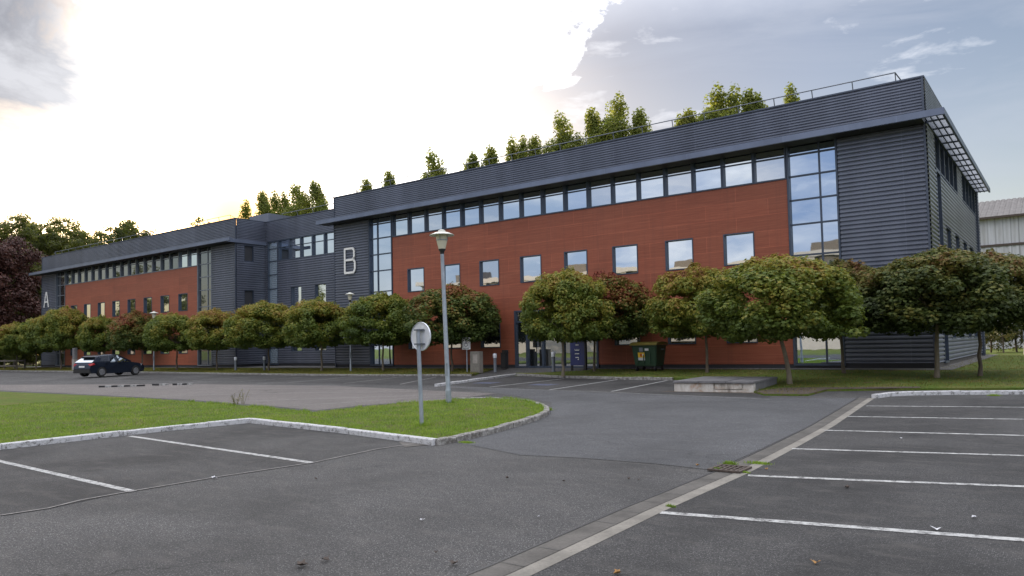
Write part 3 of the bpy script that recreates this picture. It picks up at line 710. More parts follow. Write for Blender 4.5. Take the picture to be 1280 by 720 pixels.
def wing(ox, far=False):
    P = PX(32.0)
    gA = 'glass_wing' if far else 'glass'
    L, Rr = -38.45+ox, -4.13+ox
    rl, rr = -33.05+ox, -9.36+ox
    # corrugated end bays
    siding(L+.06, -35.16+ox, .62, ZS, P); siding(-7.30+ox, Rr-.06, .62, ZS, P)
    siding(L+.06, Rr-.06, ZF, ZP-.06, P, name='parapet_cladding')
    # red panels with holes for windows
    holes = []
    fw_ = [(-12.2-2.8*i+ox, -10.82-2.8*i+ox) for i in range(8)]
    for a, b in fw_: holes.append((a, b, 4.92, 6.33))
    gfi = [i for i in range(8) if far or i not in (3, 4)]
    gf = [fw_[i] for i in gfi]
    for a, b in gf: holes.append((a, b, 1.50, 2.92))
    if not far: holes.append((-23.86+ox, -18.72+ox, 0, 3.46))
    mb = MB()
    for a, b, c, d in rects(rl, rr, .58, 8.38, holes):
        mb.add([(a, 32.0, c), (b, 32.0, c), (b, 32.0, d), (a, 32.0, d)], [(0, 1, 2, 3)])
    mb.build('red_panelling', M['red'], bld)
    pl = MB()
    for a, b in ((L, -23.86+ox), (-18.72+ox, Rr)) if not far else ((L, Rr),): pl.box(a+.01, b-.01, 32.03, 32.4, -.1, .62)
    pl.build('plinth', M['soffit'], bld)
    for a, b in fw_: window(a, b, 4.92, 6.33, P, .05, gm='glass' if not far else 'glass_low')
    for a, b in gf: window(a, b, 1.50, 2.92, P, .05, gm='glass_low')
    # strip windows, one per 1.4 m bay
    n = 17; st = (rr-rl)/n
    for i in range(n): window(rr-st*(i+1)+.004, rr-st*i-.004, 8.38, 9.98, P, .06, .03, trans=(9.36,), gm=gA if not far or i > 1 else 'glass', fm='frame_pale' if far else 'frame', name='strip_window')
    # corner curtain glazing
    zt = (1.78, 2.75, 3.85, 5.12, 6.42, 7.45, 8.46, 9.36)
    window(-9.34+ox, -7.32+ox, .52, 9.98, P, .075, .05, muls=(-8.05+ox,), trans=zt, gm=gA, fm='frame_pale' if far else 'frame', name='curtain_glazing')
    window(-35.14+ox, -33.07+ox, .52, 9.98, P, .075, .05, muls=(-34.46+ox,), trans=zt, gm=gA, fm='frame_pale' if far else 'frame', name='curtain_glazing')
    # corner posts, vertical trims
    for x in (L, Rr-.07): t = MB(); t.box(x, x+.07, 31.94, 32.05, .42, ZP); t.build('corner_trim', M['trim'], bld)
    # eave: fascia beam, soffit, coping
    e = MB(); e.box(-39.1+ox, -3.37+ox, 31.0, 31.10, ZS, ZF); e.build('fascia', M['fascia'], bld, bevel=.012)
    s = MB(); s.add([(-39.05+ox, 31.10, ZS+.02), (Rr, 31.10, ZS+.02), (Rr, 31.98, ZS+.02), (-39.05+ox, 31.98, ZS+.02), (-39.05+ox, 31.10, ZF-.04), (Rr, 31.10, ZF-.04), (Rr, 31.98, ZF-.005), (-39.05+ox, 31.98, ZF-.005)],
        [(0, 3, 2, 1), (4, 5, 6, 7), (0, 1, 5, 4), (1, 2, 6, 5), (2, 3, 7, 6), (3, 0, 4, 7)]); s.build('soffit', M['soffit'], bld)
    c = MB(); c.box(L-.03, Rr+.04, 31.93, 32.3, ZP-.06, ZP); c.box(Rr-.26, Rr+.04, 32.3, 51.4, ZP-.06, ZP); c.box(L-.03, L+.27, 32.3, 51.4, ZP-.06, ZP); c.build('coping', M['trim'], bld)
    # core behind the skins: opaque walls and roof
    k_ = MB(); k_.box(L+.08, Rr-.08, 32.25, 51.3, .3, ZP-.5); k_.build('inner_wall', M['soffit'], bld)
    b = MB(); b.box(L+.01, Rr-.01, 51.31, 51.4, .3, ZP-.06); b.box(L+.0, L+.07, 32.3, 51.3, .3, ZP-.06)
    b.build('rear_wall', M['clad'], bld)
    # right end wall
    Q = PXr(Rr)
    if not far:
        eh = [(33.9, 41.2, 8.36, 9.98), (43.2, 49.3, 8.36, 9.98), (34.1, 35.3, .55, 8.36)]
        ws = [(36.35, 37.95), (39.4, 41.0), (42.55, 44.2), (45.3, 47.3)]
        for a, b_ in ws: eh += [(a, b_, 4.7, 6.33), (a+.4, b_+.1, 1.5, 2.95)]
        siding(32.05, 51.3, .62, ZS+.2, Q, eh); siding(32.05, 51.3, ZS+.2, ZP-.06, Q, name='parapet_cladding')
        for a, b_ in ws:
            window(a, b_, 4.7, 6.33, Q, .05, gm='glass_low'); window(a+.4, b_+.1, 1.5, 2.95, Q, .05, gm='glass_low')
        for s0, s1, nn in ((33.9, 41.2, 5), (43.2, 49.3, 4)):
            d_ = (s1-s0)/nn
            for i in range(nn): window(s0+d_*i+.004, s0+d_*(i+1)-.004, 8.36, 9.98, Q, .06, .04, trans=(9.2,), gm='glass', name='strip_window')
        window(34.1, 35.3, .55, 8.36, Q, .07, .05, trans=(1.8, 2.8, 3.9, 5.1, 6.4, 7.4), gm='glass_low', name='curtain_glazing')
        cl = MB(); cl.box(Rr, Rr+.14, 49.7, 49.9, .45, ZP-.1); cl.build('downpipe', M['trim'], bld); cl = MB(); cl.box(Rr-.2, Rr+.05, 51.3, 51.45, .45, ZP-.1); cl.build('corner_trim', M['trim'], bld)
        bp = MB(); bp.box(Rr-.3, Rr-.01, 32.06, 51.3, -.1, .62); bp.build('plinth', M['gutter'], bld)
        # sunshade of louvres on the end wall
        sb = MB(); sb.box(Rr+.68, Rr+.76, 31.12, 50.1, ZS, ZF-.02); sb.box(Rr+.035, Rr+.10, 32.1, 50.1, ZS+.02, ZS+.12)
        y = 31.9
        while y < 50.2: sb.box(Rr+.10, Rr+.68, y, y+.07, ZS+.03, ZS+.17); y += 1.37
        for i in range(2): sb.box(Rr+.25+.2*i, Rr+.29+.2*i, 31.15, 50.1, ZS+.045, ZS+.15)
        sb.build('sunshade_frame', M['frame'], bld)
        lv = MB(); y = 31.2
        while y < 50.05:
            lv.add([(Rr+.10, y, ZS+.06), (Rr+.68, y, ZS+.06), (Rr+.68, y+.07, ZS+.10), (Rr+.10, y+.07, ZS+.10)], [(0, 1, 2, 3)]); y += .137
        lv.build('louvre_blades', M['frame_pale'], bld)
    else:
        eh = [(32.68, 33.5, 8.36, 9.6), (32.68, 33.5, 4.9, 6.2)]
        siding(32.05, 34.58, .62, ZF, Q, eh); siding(32.05, 34.58, ZF, ZP-.06, Q, name='parapet_cladding')
        for h in eh: window(*h, Q, .05, gm='glass_daylight')
        f2 = MB(); f2.box(Rr+.0, Rr+.16, 31.1, 34.55, ZS, ZF); f2.build('fascia', M['fascia'], bld)
wing(0.0); wing(-45.55, True)
# recessed link between the wings
Pm = PX(34.6); ML, MR = -49.66, -38.45
holes = [(-49.4, -48.15, .5, 9.98), (-48.1, -38.6, 8.4, 9.98)]
fwm = [(-46.55, -45.3), (-43.75, -42.5), (-40.9, -39.65)]
for a, b in fwm: holes += [(a, b, 4.92, 6.33), (a, b, 1.5, 2.92)]
siding(ML, MR, .62, ZF, Pm, holes); siding(ML, MR, ZF, ZP-.06, Pm, name='parapet_cladding')
for a, b in fwm: window(a, b, 4.92, 6.33, Pm, .05); window(a, b, 1.5, 2.92, Pm, .05, gm='glass_low')
for i in range(7):
    d_ = 9.5/7; window(-48.1+d_*i+.004, -48.1+d_*(i+1)-.004, 8.4, 9.98, Pm, .06, .03, trans=(9.43,), name='strip_window')
window(-49.4, -48.15, .5, 9.98, Pm, .07, .04, trans=(1.8, 2.8, 4., 5.1, 6.32, 7.4, 8.45, 9.4), gm='glass_daylight', name='curtain_glazing')
c = MB(); c.box(ML, MR, 34.53, 34.9, ZP-.06, ZP); c.build('coping', M['trim'], bld)
k_ = MB(); k_.box(ML+.08, MR+.3, 34.85, 50, .3, ZP-.5); k_.build('inner_wall', M['soffit'], bld)
k_ = MB(); k_.box(MR+.005, MR+.07, 32.06, 34.6, .3, ZP-.06); k_.build('return_wall', M['clad'], bld)
k_ = MB(); k_.box(ML+.01, MR-.01, 34.63, 34.84, -.1, .62); k_.build('plinth', M['soffit'], bld)
k_ = MB(); k_.box(-52.4, -49.9, 35.0, 37.5, ZP-.5, 12.35); k_.build('roof_plant_box', M['clad'], bld)
# lightning-rod stub at the inner corner
k_ = MB(); k_.tube([(-38.5, 32.0, ZP), (-38.5, 32.0, ZP+.38)], .025, 8); k_.build('corner_post', M['trim'], bld)
# entrance
en = MB(); E0, E1, EY = -23.86, -18.72, 32.0
for x in (E0, -23.12, -22.1, -20.85, -19.6, E1-.12): en.box(x, x+.12, EY-.03, EY+.2, .41, 3.46)
for z in (2.80, 3.36): en.box(E0, E1, EY-.02, EY+.16, z, z+.10)
en.box(E0, E1, EY-.01, EY+.15, .41, .50)
ent = en.build('entrance_frame', M['frame'], bld)
for i, (a, b) in enumerate(((E0+.12, -23.12), (-23.0, -22.1), (-21.98, -20.85), (-20.73, -19.6), (-19.48, E1-.12))):
    for z0, z1 in ((.50, 2.80), (2.90, 3.36)):
        g = MB(); g.box(a-.01, b+.01, EY+.07, EY+.09, z0-.01, z1+.01); g.build('pane', M['glass_low'], ent)
dh = MB(); dh.tube([(-22.3, EY-.07, 1.1), (-22.3, EY-.07, 1.9)], .018, 8); dh.bar((-22.3, EY-.07, 1.15), (-22.3, EY, 1.15), .02); dh.bar((-22.3, EY-.07, 1.85), (-22.3, EY, 1.85), .02); dh.build('door_handle', M['galv'], ent)
dk = MB(); dk.box(E0, E1, EY+.2, EY+.24, .4, 3.46); dk.build('lobby_wall', M['black'], bld)
# letters
Bs = [((0, 0), (0, 1)), ((-.04, 1), (.82, 1)), ((-.04, .53), (.88, .53)), ((-.04, 0), (.9, 0)), ((.82, 1), (.95, .9)), ((.95, .9), (.95, .64)), ((.95, .64), (.86, .53)), ((.88, .53), (1.03, .42)), ((1.03, .42), (1.03, .12)), ((1.03, .12), (.9, 0))]
letter(Bs, -37.33, 6.48, .95, 1.55, 32, 'letter_b', 'white letter B on the grey corrugated wall')
As = [((0, 0), (.42, 1)), ((.42, 1), (.58, 1)), ((.58, 1), (1, 0)), ((.16, .36), (.84, .36))]
letter(As, -83.25, 6.42, 1.05, 1.5, 32, 'letter_a', 'white letter A on the grey corrugated wall')
# roof railings
def rail(x0, x1, Y, z0, zr, step):
    mb = MB(); n = max(1, round((x1-x0)/step))
    mb.tube([(x0, Y, zr), (x1, Y, zr)], .024, 6); mb.tube([(x0, Y+.02, zr-.42), (x1, Y+.02, zr-.42)], .014, 6)
    for i in range(n+1):
        x = x0+(x1-x0)*i/n; mb.tube([(x, Y+.35, z0-.5), (x, Y, zr)], .022, 6)
    mb.tube([(x1, Y, zr), (x1+.35, Y+.9, z0)], .024, 6); mb.tube([(x0, Y, zr), (x0-.2, Y+.5, z0)], .024, 6)
    mb.build('roof_railing', M['galv_dark'], bld)
rail(-37.2, -5.2, 32.75, ZP, 12.17, 1.6); rail(-83.0, -51.6, 32.75, ZP, 12.12, 1.6); rail(-48.6, -39.4, 35.3, ZP, 12.17, 1.8)

# ------------------------------------------------------------------ foliage
def leaf_shape(kind):
    if kind == 'maple':
        p = []
        for i in range(10):
            a = math.pi*2*i/10+math.pi/2; r = (.5 if i % 2 == 0 else .27)
            p.append((r*math.cos(a), r*math.sin(a)))
        return p
    if kind == 'oval': return [(0, -.5), (.32, -.1), (.24, .3), (0, .5), (-.24, .3), (-.32, -.1)]
    return [(0, -.5), (.38, .0), (0, .5), (-.38, 0)]
def leafmesh(name, C_, Nn, size, kind, mat, seed=0):
    r = np.random.default_rng(seed); n = len(C_); sh = np.array(leaf_shape(kind)); m_ = len(sh)
    Nn = Nn/np.maximum(np.linalg.norm(Nn, axis=1, keepdims=True), 1e-6)
    t = r.normal(size=(n, 3)); a = np.cross(Nn, t); a /= np.maximum(np.linalg.norm(a, axis=1, keepdims=True), 1e-6); b = np.cross(Nn, a)
    s = size*r.uniform(.65, 1.25, n)
    V = C_[:, None, :]+(a[:, None, :]*sh[None, :, 0:1]+b[:, None, :]*sh[None, :, 1:2])*s[:, None, None]
    V += Nn[:, None, :]*(np.abs(sh[None, :, 0:1])*-.35*s[:, None, None])
    me = bpy.data.meshes.new(name); me.vertices.add(n*m_); me.vertices.foreach_set('co', V.ravel().astype(np.float32))
    me.loops.add(n*m_); me.loops.foreach_set('vertex_index', np.arange(n*m_, dtype=np.int32)); me.polygons.add(n)
    me.polygons.foreach_set('loop_start', np.arange(0, n*m_, m_, dtype=np.int32)); me.update(calc_edges=True); me.materials.append(mat)
    return me
def clump_leaves(clumps, per_area, r, upb=.5, inner=.2):
    Cs = []; Ns = []
    for (c, rad) in clumps:
        rad = np.array(rad if hasattr(rad, '__len__') else (rad,)*3); n = int(per_area*4*math.pi*(rad.prod()**(2/3)))
        d = r.normal(size=(n, 3)); d /= np.linalg.norm(d, axis=1, keepdims=True)
        f = np.where(r.random(n) < inner, r.uniform(.3, .9, n), r.normal(1, .10, n))[:, None]
        Cs.append(np.array(c)+d*rad*f); nn = d+r.normal(0, .45, (n, 3)); nn[:, 2] += upb; Ns.append(nn)
    return np.vstack(Cs), np.vstack(Ns)
def maple_mesh(seed, mat, rx=2.1, zb=1.78, zt=4.7, dens=125, size=.125):
    """dense flattened dome of a grafted maple, centred on its trunk, ground at z = 0"""
    r = np.random.default_rng(seed); cl = []; ph = r.uniform(0, 6.28, 4)
    def Rz(t, a):
        q = max(0, 1-abs((t-.34)/(.66 if t > .34 else .44))**2.3)**.5
        return rx*q*(1+.06*math.sin(3*a+ph[0])+.05*math.sin(5*a+ph[1]))
    for i in range(150):
        a = r.uniform(0, 6.28); t = r.uniform(.0, 1.)**1.05; z = zb+(zt-zb)*t
        c = np.array([0, 0, z]); R_ = Rz(t, a); q = r.uniform(.30, .48); rr = max(.1, R_-q*.75)*(1 if i < 110 else math.sqrt(r.uniform(.05, .8)))
        cl.append((np.array([rr*math.cos(a), rr*math.sin(a), z-(.12 if t > .9 else 0)]), (q, q, q*.72)))
    for i in range(26):     # cap
        a = r.uniform(0, 6.28); rr = rx*.72*math.sqrt(r.random()); t = 1-.42*(rr/rx)**2; q = r.uniform(.26, .42)
        cl.append((np.array([rr*math.cos(a), rr*math.sin(a), zb+(zt-zb)*t-q*.6]), (q, q, q*.7)))
    for i in range(22):     # shoots and drooping tips
        a = r.uniform(0, 6.28)
        if i % 2: rr = rx*r.uniform(.55, 1.02); cl.append((np.array([rr*math.cos(a), rr*math.sin(a), zb+r.uniform(.0, .5)]), (.2, .2, .2)))
        else: rr = rx*r.uniform(0, .75); cl.append((np.array([rr*math.cos(a), rr*math.sin(a), zb+(zt-zb)*(1-.42*(rr/rx)**2)+r.uniform(0, .15)]), (.13, .13, .22)))
    C_, Nn = clump_leaves(cl, dens, r, .55, .18)
    return leafmesh('crown', C_, Nn, size, 'maple', mat, seed)
def trunk_mesh(seed, h, r0, lean=(0, 0), limbs=7, spread=1.2, rise=1.2, wob=.04):
    r = random.Random(seed); mb = MB(); n = 6; pts = []; rad = []
    for i in range(n+1):
        t = i/n; pts.append((lean[0]*t+r.uniform(-wob, wob)*(t > 0), lean[1]*t+r.uniform(-wob, wob)*(t > 0), h*t)); rad.append(r0*(1.25 if i == 0 else 1-.35*t))
    mb.tube(pts, rad, 9); top = Vector(pts[-1])
    for i in range(limbs):
        a = 6.28*i/limbs+r.uniform(-.3, .3); st = Vector(pts[-2])*(.5)+top*.5
        m1 = st+Vector((math.cos(a)*spread*.45, math.sin(a)*spread*.45, rise*.35)); e = st+Vector((math.cos(a)*spread, math.sin(a)*spread, rise*r.uniform(.6, 1.1)))
        mb.tube([st, m1, e], [r0*.5, r0*.32, r0*.12], 6)
        for j in range(2):
            b = a+r.uniform(-.8, .8); mb.tube([m1, m1+Vector((math.cos(b)*spread*.5, math.sin(b)*spread*.5, rise*r.uniform(.1, .6)))], [r0*.25, r0*.08], 5)
    return mb
TREES = []
mvar = {'g1': maple_mesh(11, M['maple']), 'g2': maple_mesh(12, M['maple']), 'd1': maple_mesh(14, M['maple_dark']), 'r1': maple_mesh(13, M['maple_red'])}
# trunk px, base y, crown width, crown top z, offset of the crown along the facade, mesh, label
maples = [
 (21, 462, 4.3, 4.9, -.3, 'g1', 'maple at the far left end of the row, cut by the picture edge'),
 (45.5, 461.5, 3.9, 5.3, .5, 'g2', 'second maple from the left end of the row'),
 (76, 462, 4.3, 6.0, .8, 'g1', 'tallest crowned maple standing under the letter A'),
 (130, 460.5, 3.7, 5.0, -.6, 'g2', 'maple whose crown rises behind the rear of the parked car'),
 (178, 460, 4.3, 5.2, -1.0, 'r1', 'maple directly in front of the bonnet of the parked car'),
 (221, 463, 4.0, 4.6, -.6, 'g1', 'maple just right of the small lamp beside the parked car'),
 (271, 462.5, 4.1, 4.7, -.3, 'g2', 'maple before the left wing glazing, third to the right of the car'),
 (336, 463.5, 4.6, 4.9, -.5, 'g1', 'yellow tinged maple below the recessed dark side wall'),
 (402, 463.5, 4.3, 4.8, -.4, 'g2', 'maple in front of the recessed link, left of the slim lamp'),
 (479, 463, 4.4, 4.9, -.1, 'g1', 'round maple under the letter B glazing, right of the slim lamp'),
 (565, 464, 4.9, 5.0, .15, 'r1', 'reddish maple behind the tall lamp and the round sign'),
 (703.5, 470, 3.8, 5.0, .5, 'g1', 'maple with a pale trunk at the kerb by the blue panel'),
 (743, 464, 4.4, 5.0, .7, 'r1', 'maple with red leaves between the blue panel and the green bin'),
 (884, 465.5, 3.9, 4.9, -.6, 'g2', 'maple standing behind the concrete block'),
 (987, 480, 4.9, 4.45, -.35, 'g1', 'nearest maple with leaning trunk to the right of the concrete block'),
 (1055, 466.5, 3.7, 4.6, .1, 'd1', 'maple against the right corner glazing of the facade'),
 (1171, 472, 5.0, 4.6, .2, 'd1', 'wide dark maple at the right corner of the building'),
 (1225, 470, 3.9, 4.45, .6, 'd1', 'slender trunked maple at the end wall, last on the right'),
]
for i, (x, y, wd, top, off, kind, lab) in enumerate(maples):
    b = atg(x, y, VG)
    t = empty('maple_tree', (b.x, b.y, b.z-.02), 0, ''+lab, 'tree', 'clipped maples along the facade')
    front = {14: (-.25, .0), 16: (.12, 0)}.get(i, (random.uniform(-.08, .08), 0))
    tr = trunk_mesh(i+3, 2.1, (.065 if i not in (14, 16) else .08), front, 7, wd*.28, 1.1)
    tr.build('trunk', M['bark_pale'] if i in (11, 14, 16, 9, 8) else M['bark'], t, smooth=True, offs=1)
    me = mvar[kind]; o = bpy.data.objects.new('crown', me); COL.objects.link(o); o.parent = t
    base_top = 4.98
    s = wd/4.15; zs = (top-b.z)/base_top
    # crown centre offset: along the picture plane
    o.location = (CR.x*off*.8, CR.y*off*.4, (1-zs)*.9 if zs < 1 else 0)
    zs2 = (top-b.z-o.location.z)/base_top
    o.scale = (s, s, zs2); o.rotation_euler = (0, 0, random.uniform(0, 6.28))

def column_tree(seed, H_, rad, mat, z0=.25, dens=10, size=.27, cl_n=46):
    r = np.random.default_rng(seed); cl = []
    for i in range(cl_n):
        t = r.uniform(0, 1)**.85; z = H_*(z0+(1-z0)*t); e = math.sin(math.pi*min(1, (t*.80+.17)))**.75
        a = r.uniform(0, 6.28); q = rad*e*r.uniform(.3, .85); cl.append((np.array([q*math.cos(a), q*math.sin(a), z]), (.45*rad*e**.5*.8+.12, .45*rad*e**.5*.8+.12, 1.3)))
    cl.append((np.array([0, 0, H_-.7]), (.2, .2, .8)))
    C_, Nn = clump_leaves(cl, dens, r, .2, .3)
    return leafmesh('crown', C_, Nn, size, 'oval', mat, seed)
pv = [column_tree(21, 25, 2.5, M['poplar'], dens=22, cl_n=70), column_tree(22, 25, 3.5, M['poplar'], dens=20, cl_n=80), column_tree(23, 25, 2.0, M['poplar'], dens=24, cl_n=60)]
ptr = []
for i in range(3):
    mb = MB(); mb.tube([(0, 0, 0), (0, 0, 8), (0, 0, 18), (0, 0, 24)], [.32, .26, .14, .04], 8)
    me_o = mb.build('trunk', M['bark'], None, True); ptr.append(me_o.data); bpy.data.objects.remove(me_o)
pop = [(541, 192, 1, 0), (590, 196, 0, .03), (613, 188, 0, 0), (641, 177, 2, .0), (653, 175, 2, .05), (667, 175, 0, -.05), (700, 148, 1, 0), (722, 172, 2, 0), (741, 141, 0, 0), (769, 123, 1, 0), (798, 141, 0, -.04), (848, 150, 2, 0), (862, 142, 0, 0), (892, 113, 1, 0), (912, 114, 1, -.03), (938, 118, 0, -.05), (951, 126, 2, 0), (989, 113, 2, 0),
       (307, 255, 2, 0), (326, 247, 0, -.30), (342, 250, 2, -.28), (354, 251, 2, -.28), (370, 236, 1, -.32), (392, 235, 0, -.30), (458, 228, 0, 0), (487, 218, 0, 0)]
for i, (x, y, kd_, ln) in enumerate(pop):
    d = ray(x, y-1); t_ = 68/d.y; px_, ztop = d.x*t_, CAMH+d.z*t_+(2.2 if ln < -.2 else .5)
    side = 'left' if x < 420 else 'middle' if x < 620 else 'right'
    lab = {0: 'leafy poplar', 1: 'broad poplar', 2: 'narrow poplar'}[kd_]
    t = empty('poplar_tree', (px_, 68, .4), 0, None, 'tree', 'row of poplars behind the building')
    for nm, me in (('trunk', ptr[kd_]), ('crown', pv[kd_])):
        o = bpy.data.objects.new(nm, me); COL.objects.link(o); o.parent = t
        o.scale = (1, 1, (ztop-.4)/26.2); o.rotation_euler = (0, 0, random.uniform(0, 6.28)) if nm == 'crown' else (0, 0, 0)
    if ln:
        ax = Vector((-CF.x, -CF.y, 0)).normalized()
        t.rotation_euler = Matrix.Rotation(-ln, 3, Vector((CF.x, CF.y, 0)).normalized()).to_euler() if False else (0, ln, 0)
        t.location.x -= math.sin(ln)*(ztop-.4)
    TREES.append(t)
plabs = ['broad poplar top right of the two small ones over letter B', 'small slanting poplar top left of a pair above the middle of the roof', 'small upright poplar top right of a pair above the middle of the roof',
 'thin poplar top, leftmost of the close group of three above the railing', 'thin poplar top centre of the close group of three above the railing', 'leafy poplar top, rightmost of the close group of three above the railing',
 'tall broad poplar standing alone above the middle of the roof', 'thin low poplar top between the lone broad poplar and the highest pair', 'leafy poplar just left of the highest one', 'highest poplar, broad and rising above all others', 'leafy poplar just right of the highest one',
 'thin low poplar top halfway between the highest poplar and the yellow one', 'low leafy poplar top halfway between the highest poplar and the yellow one', 'left of the bushy yellow green poplar pair near the right roof end', 'right of the bushy yellow green poplar pair near the right roof end',
 'small pointed poplar top to the right of the bushy yellow pair', 'smallest poplar tip beside the pointed one right of the bushy pair', 'rightmost poplar tip, barely above the parapet by the railing end',
 'dark poplar right beside the low sun', 'wind bent poplar, second to the right of the sun', 'thin wind bent poplar, third to the right of the sun', 'thin wind bent poplar, fourth to the right of the sun', 'broad wind bent poplar above the recessed link', 'last wind bent poplar left of the roof step over letter B',
 'small poplar top above letter B, left of two', 'small poplar top right of the one above letter B']
for t, l in zip(TREES, plabs): t['label'] = l

def broad(seed, H_, rad, z0, mat, n=60, dens=7, size=.4, sparse=.0, kind='oval', cz=.55):
    r = np.random.default_rng(seed); cl = []
    for i in range(n):
        d = r.normal(size=3); d /= np.linalg.norm(d); k_ = r.uniform(.45, 1.0)
        zc = H_*(z0+1)/2; hz = H_*(1-z0)/2
        c = np.array([d[0]*rad*k_, d[1]*rad*k_, zc+d[2]*hz*k_*.95]); q = rad*r.uniform(.13, .26)*(1-sparse); cl.append((c, (q*1.15, q*1.15, q*.8)))
    C_, Nn = clump_leaves(cl, dens, r, .5, .25)
    return leafmesh('crown', C_, Nn, size, kind, mat, seed), cl
def place_tree(name, x, y, z, mesh_cl, H_, label, group=None, tr=.3, rot=0, bark='bark', limbs=9, cat='tree', scale=1):
    me, cl = mesh_cl
    t = empty(name, (x, y, z), 0, label, cat, group)
    mb = MB(); r = random.Random(int(x*7+y)); top = (0, 0, H_*.8)
    mb.tube([(0, 0, 0), (.1, .05, H_*.3), (-.08, .05, H_*.55), top], [tr*1.2, tr, tr*.6, tr*.15], 8)
    for c, q in r.sample(cl, min(limbs, len(cl))):
        zz = min(c[2]*.7, H_*.7); mb.tube([(0, 0, zz*.75), (c[0]*.5, c[1]*.5, (zz*.75+c[2])/2), tuple(c)], [tr*.4, tr*.22, tr*.06], 5)
    mb.build('trunk', M[bark], t, True, offs=1)
    o = bpy.data.objects.new('crown', me); COL.objects.link(o); o.parent = t; t.rotation_euler = (0, 0, rot); t.scale = (scale,)*3
    return t
def on(x, y, X=None, Y=None):
    d = ray(x, y); t_ = X/d.x if X is not None else Y/d.y
    return Vector((d.x*t_, d.y*t_, CAMH+d.z*t_))
wv1 = broad(31, 20, 3.6, .12, M['wood_leaf'], 170, 20, .30, .15)
wv2 = broad(32, 20, 4.4, .05, M['wood_leaf'], 105, 12, .32)
wv3 = broad(33, 20, 2.6, .2, M['wood_leaf'], 130, 20, .28, .15)
bushm, bushc = broad(37, 6, 3.4, .0, M['wood_leaf'], 80, 20, .24)
bee = broad(34, 15, 4.3, .0, M['beech'], 150, 15, .28)
for x, y, X, v, H0, lab in (
   (-18, 262, -112, wv2, 20, 'tall dense woodland tree at the left picture edge behind the copper beech'),
   (20, 264, -110, wv1, 20, 'tall open crowned tree rising behind the copper beech'),
   (34, 298, -108, wv2, 20, 'dense shorter tree between the copper beech and the open crowned trees'),
   (30, 268, -118, wv3, 20, 'thin tall tree just behind the open crowned tree'),
   (68, 278, -119, wv3, 20, 'thin tree standing behind the two slender ones'),
   (90, 284, -109, wv1, 20, 'open tree leaning over the left end of the wing A roof'),
   (38, 300, -105, wv2, 20, 'dark tree right behind the copper beech crown'),
   (58, 270, -112, wv3, 20, 'slender open tree with sky through it, left of the end of wing A'),
   (80, 268, -114, wv1, 20, 'slender tree nearest the left end of wing A'),
   (64, 308, -104, wv2, 20, 'low dark tree beside the left end of wing A'),
   (44, 274, -116, wv1, 20, 'open tree behind, between the copper beech and the slender trees'),
   (92, 312, -112, wv2, 20, 'dense low tree behind the slender tree nearest wing A'),
   (70, 300, -118, wv2, 20, 'dense dark tree filling the gap between the two slender trees'),
   (100, 308, -122, wv2, 20, 'bushy tree top just above the left end of the wing A roof'),
   (122, 294, -124, wv3, 20, 'sparse tree top over the roof railing of wing A, leftmost there'),
   (152, 286, -126, wv2, 20, 'bushy tree top above the wing A roof, left one of two'),
   (174, 286, -126, wv2, 20, 'bushy tree top above the wing A roof, right one of two'),
   (140, 292, -121, wv1, 20, 'open tree top filling the gap left of the two bushy tops over wing A'),
   (163, 284, -123, wv1, 20, 'open rounded tree top between the two bushy tops over wing A'),
   (194, 292, -122, wv2, 20, 'low bushy tree top right of the two bushy ones over wing A'),
   (215, 290, -122, wv2, 20, 'low tree top behind the middle of the wing A roof'),
   (250, 277, -118, wv3, 20, 'small sparse tree top on the roof line left of the sun')):
    p = on(x, y-(13 if x > 95 else 0), X=X); place_tree('woodland_tree', p.x, p.y, .3, v, 20, lab, 'woodland beyond the left end of the building', .28, x*.37, scale=(p.z-.3)/20)
p = on(2, 288, X=-97); place_tree('copper_beech', p.x, p.y, .3, bee, 15, 'big dark purple copper beech at the left edge of the picture', None, .4, 1.0, scale=(p.z-.3)/15)
p = on(-30, 300, X=-95); place_tree('copper_beech', p.x, p.y, .3, bee, 15, 'second copper beech, cut off by the left picture edge', None, .4, 2.7, scale=(p.z-.3)/15)
for i, (x, y, X, lab) in enumerate(((4, 425, -90, 'dark bush under the trees at the left picture edge'), (24, 420, -92, 'dark bush behind the second maple of the row'), (42, 418, -92, 'dark bush beside the left end wall of wing A'), (-22, 418, -90, 'dark bush just outside the left picture edge'), (14, 405, -100, 'taller bush between the maples and the copper beech'))):
    p = on(x, y, X=X); place_tree('bush', p.x, p.y, .3, (bushm, bushc), 6, lab, 'undergrowth at the left end', .1, i*1.7, cat='bush', scale=max(.5, (p.z-.3)/6))
# trees out of frame on the left, seen in the glass of the left wing
for i, (x, y) in enumerate(((-118, -22), (-126, -8), (-121, 4), (-130, 14))):
    place_tree('roadside_tree', x, y, 0, wv2, 20, 'tall tree at the far left of the car park, mirrored in the glazing', 'trees mirrored in the left wing glazing', .3, i*1.1, scale=.85)
# right-hand background
sv = broad(41, 6, 2.6, .02, M['shrub'], 60, 14, .24)
sv2 = broad(42, 6, 2.2, .1, M['shrub'], 44, 12, .24, .2)
for i, (x, y, Y, v, lab) in enumerate(((1236, 384, 58, sv, 'olive shrub against the shed, nearest the office end wall'), (1252, 392, 56, sv2, 'yellowing open shrub in the middle of the thicket before the shed'), (1268, 380, 58, sv, 'tall olive shrub behind the slim lamp at the right edge'), (1290, 372, 57, sv2, 'shrub cut by the right picture edge'), (1222, 396, 62, sv, 'shrub half hidden behind the office end wall'), (1310, 372, 58, sv, 'shrub beyond the right picture edge'))):
    p = on(x, y, Y=Y); place_tree('shrub', p.x, Y, .45, v, 6, lab, 'thicket in front of the old shed', .10, i*1.3, cat='shrub', scale=(p.z-.45)/6)

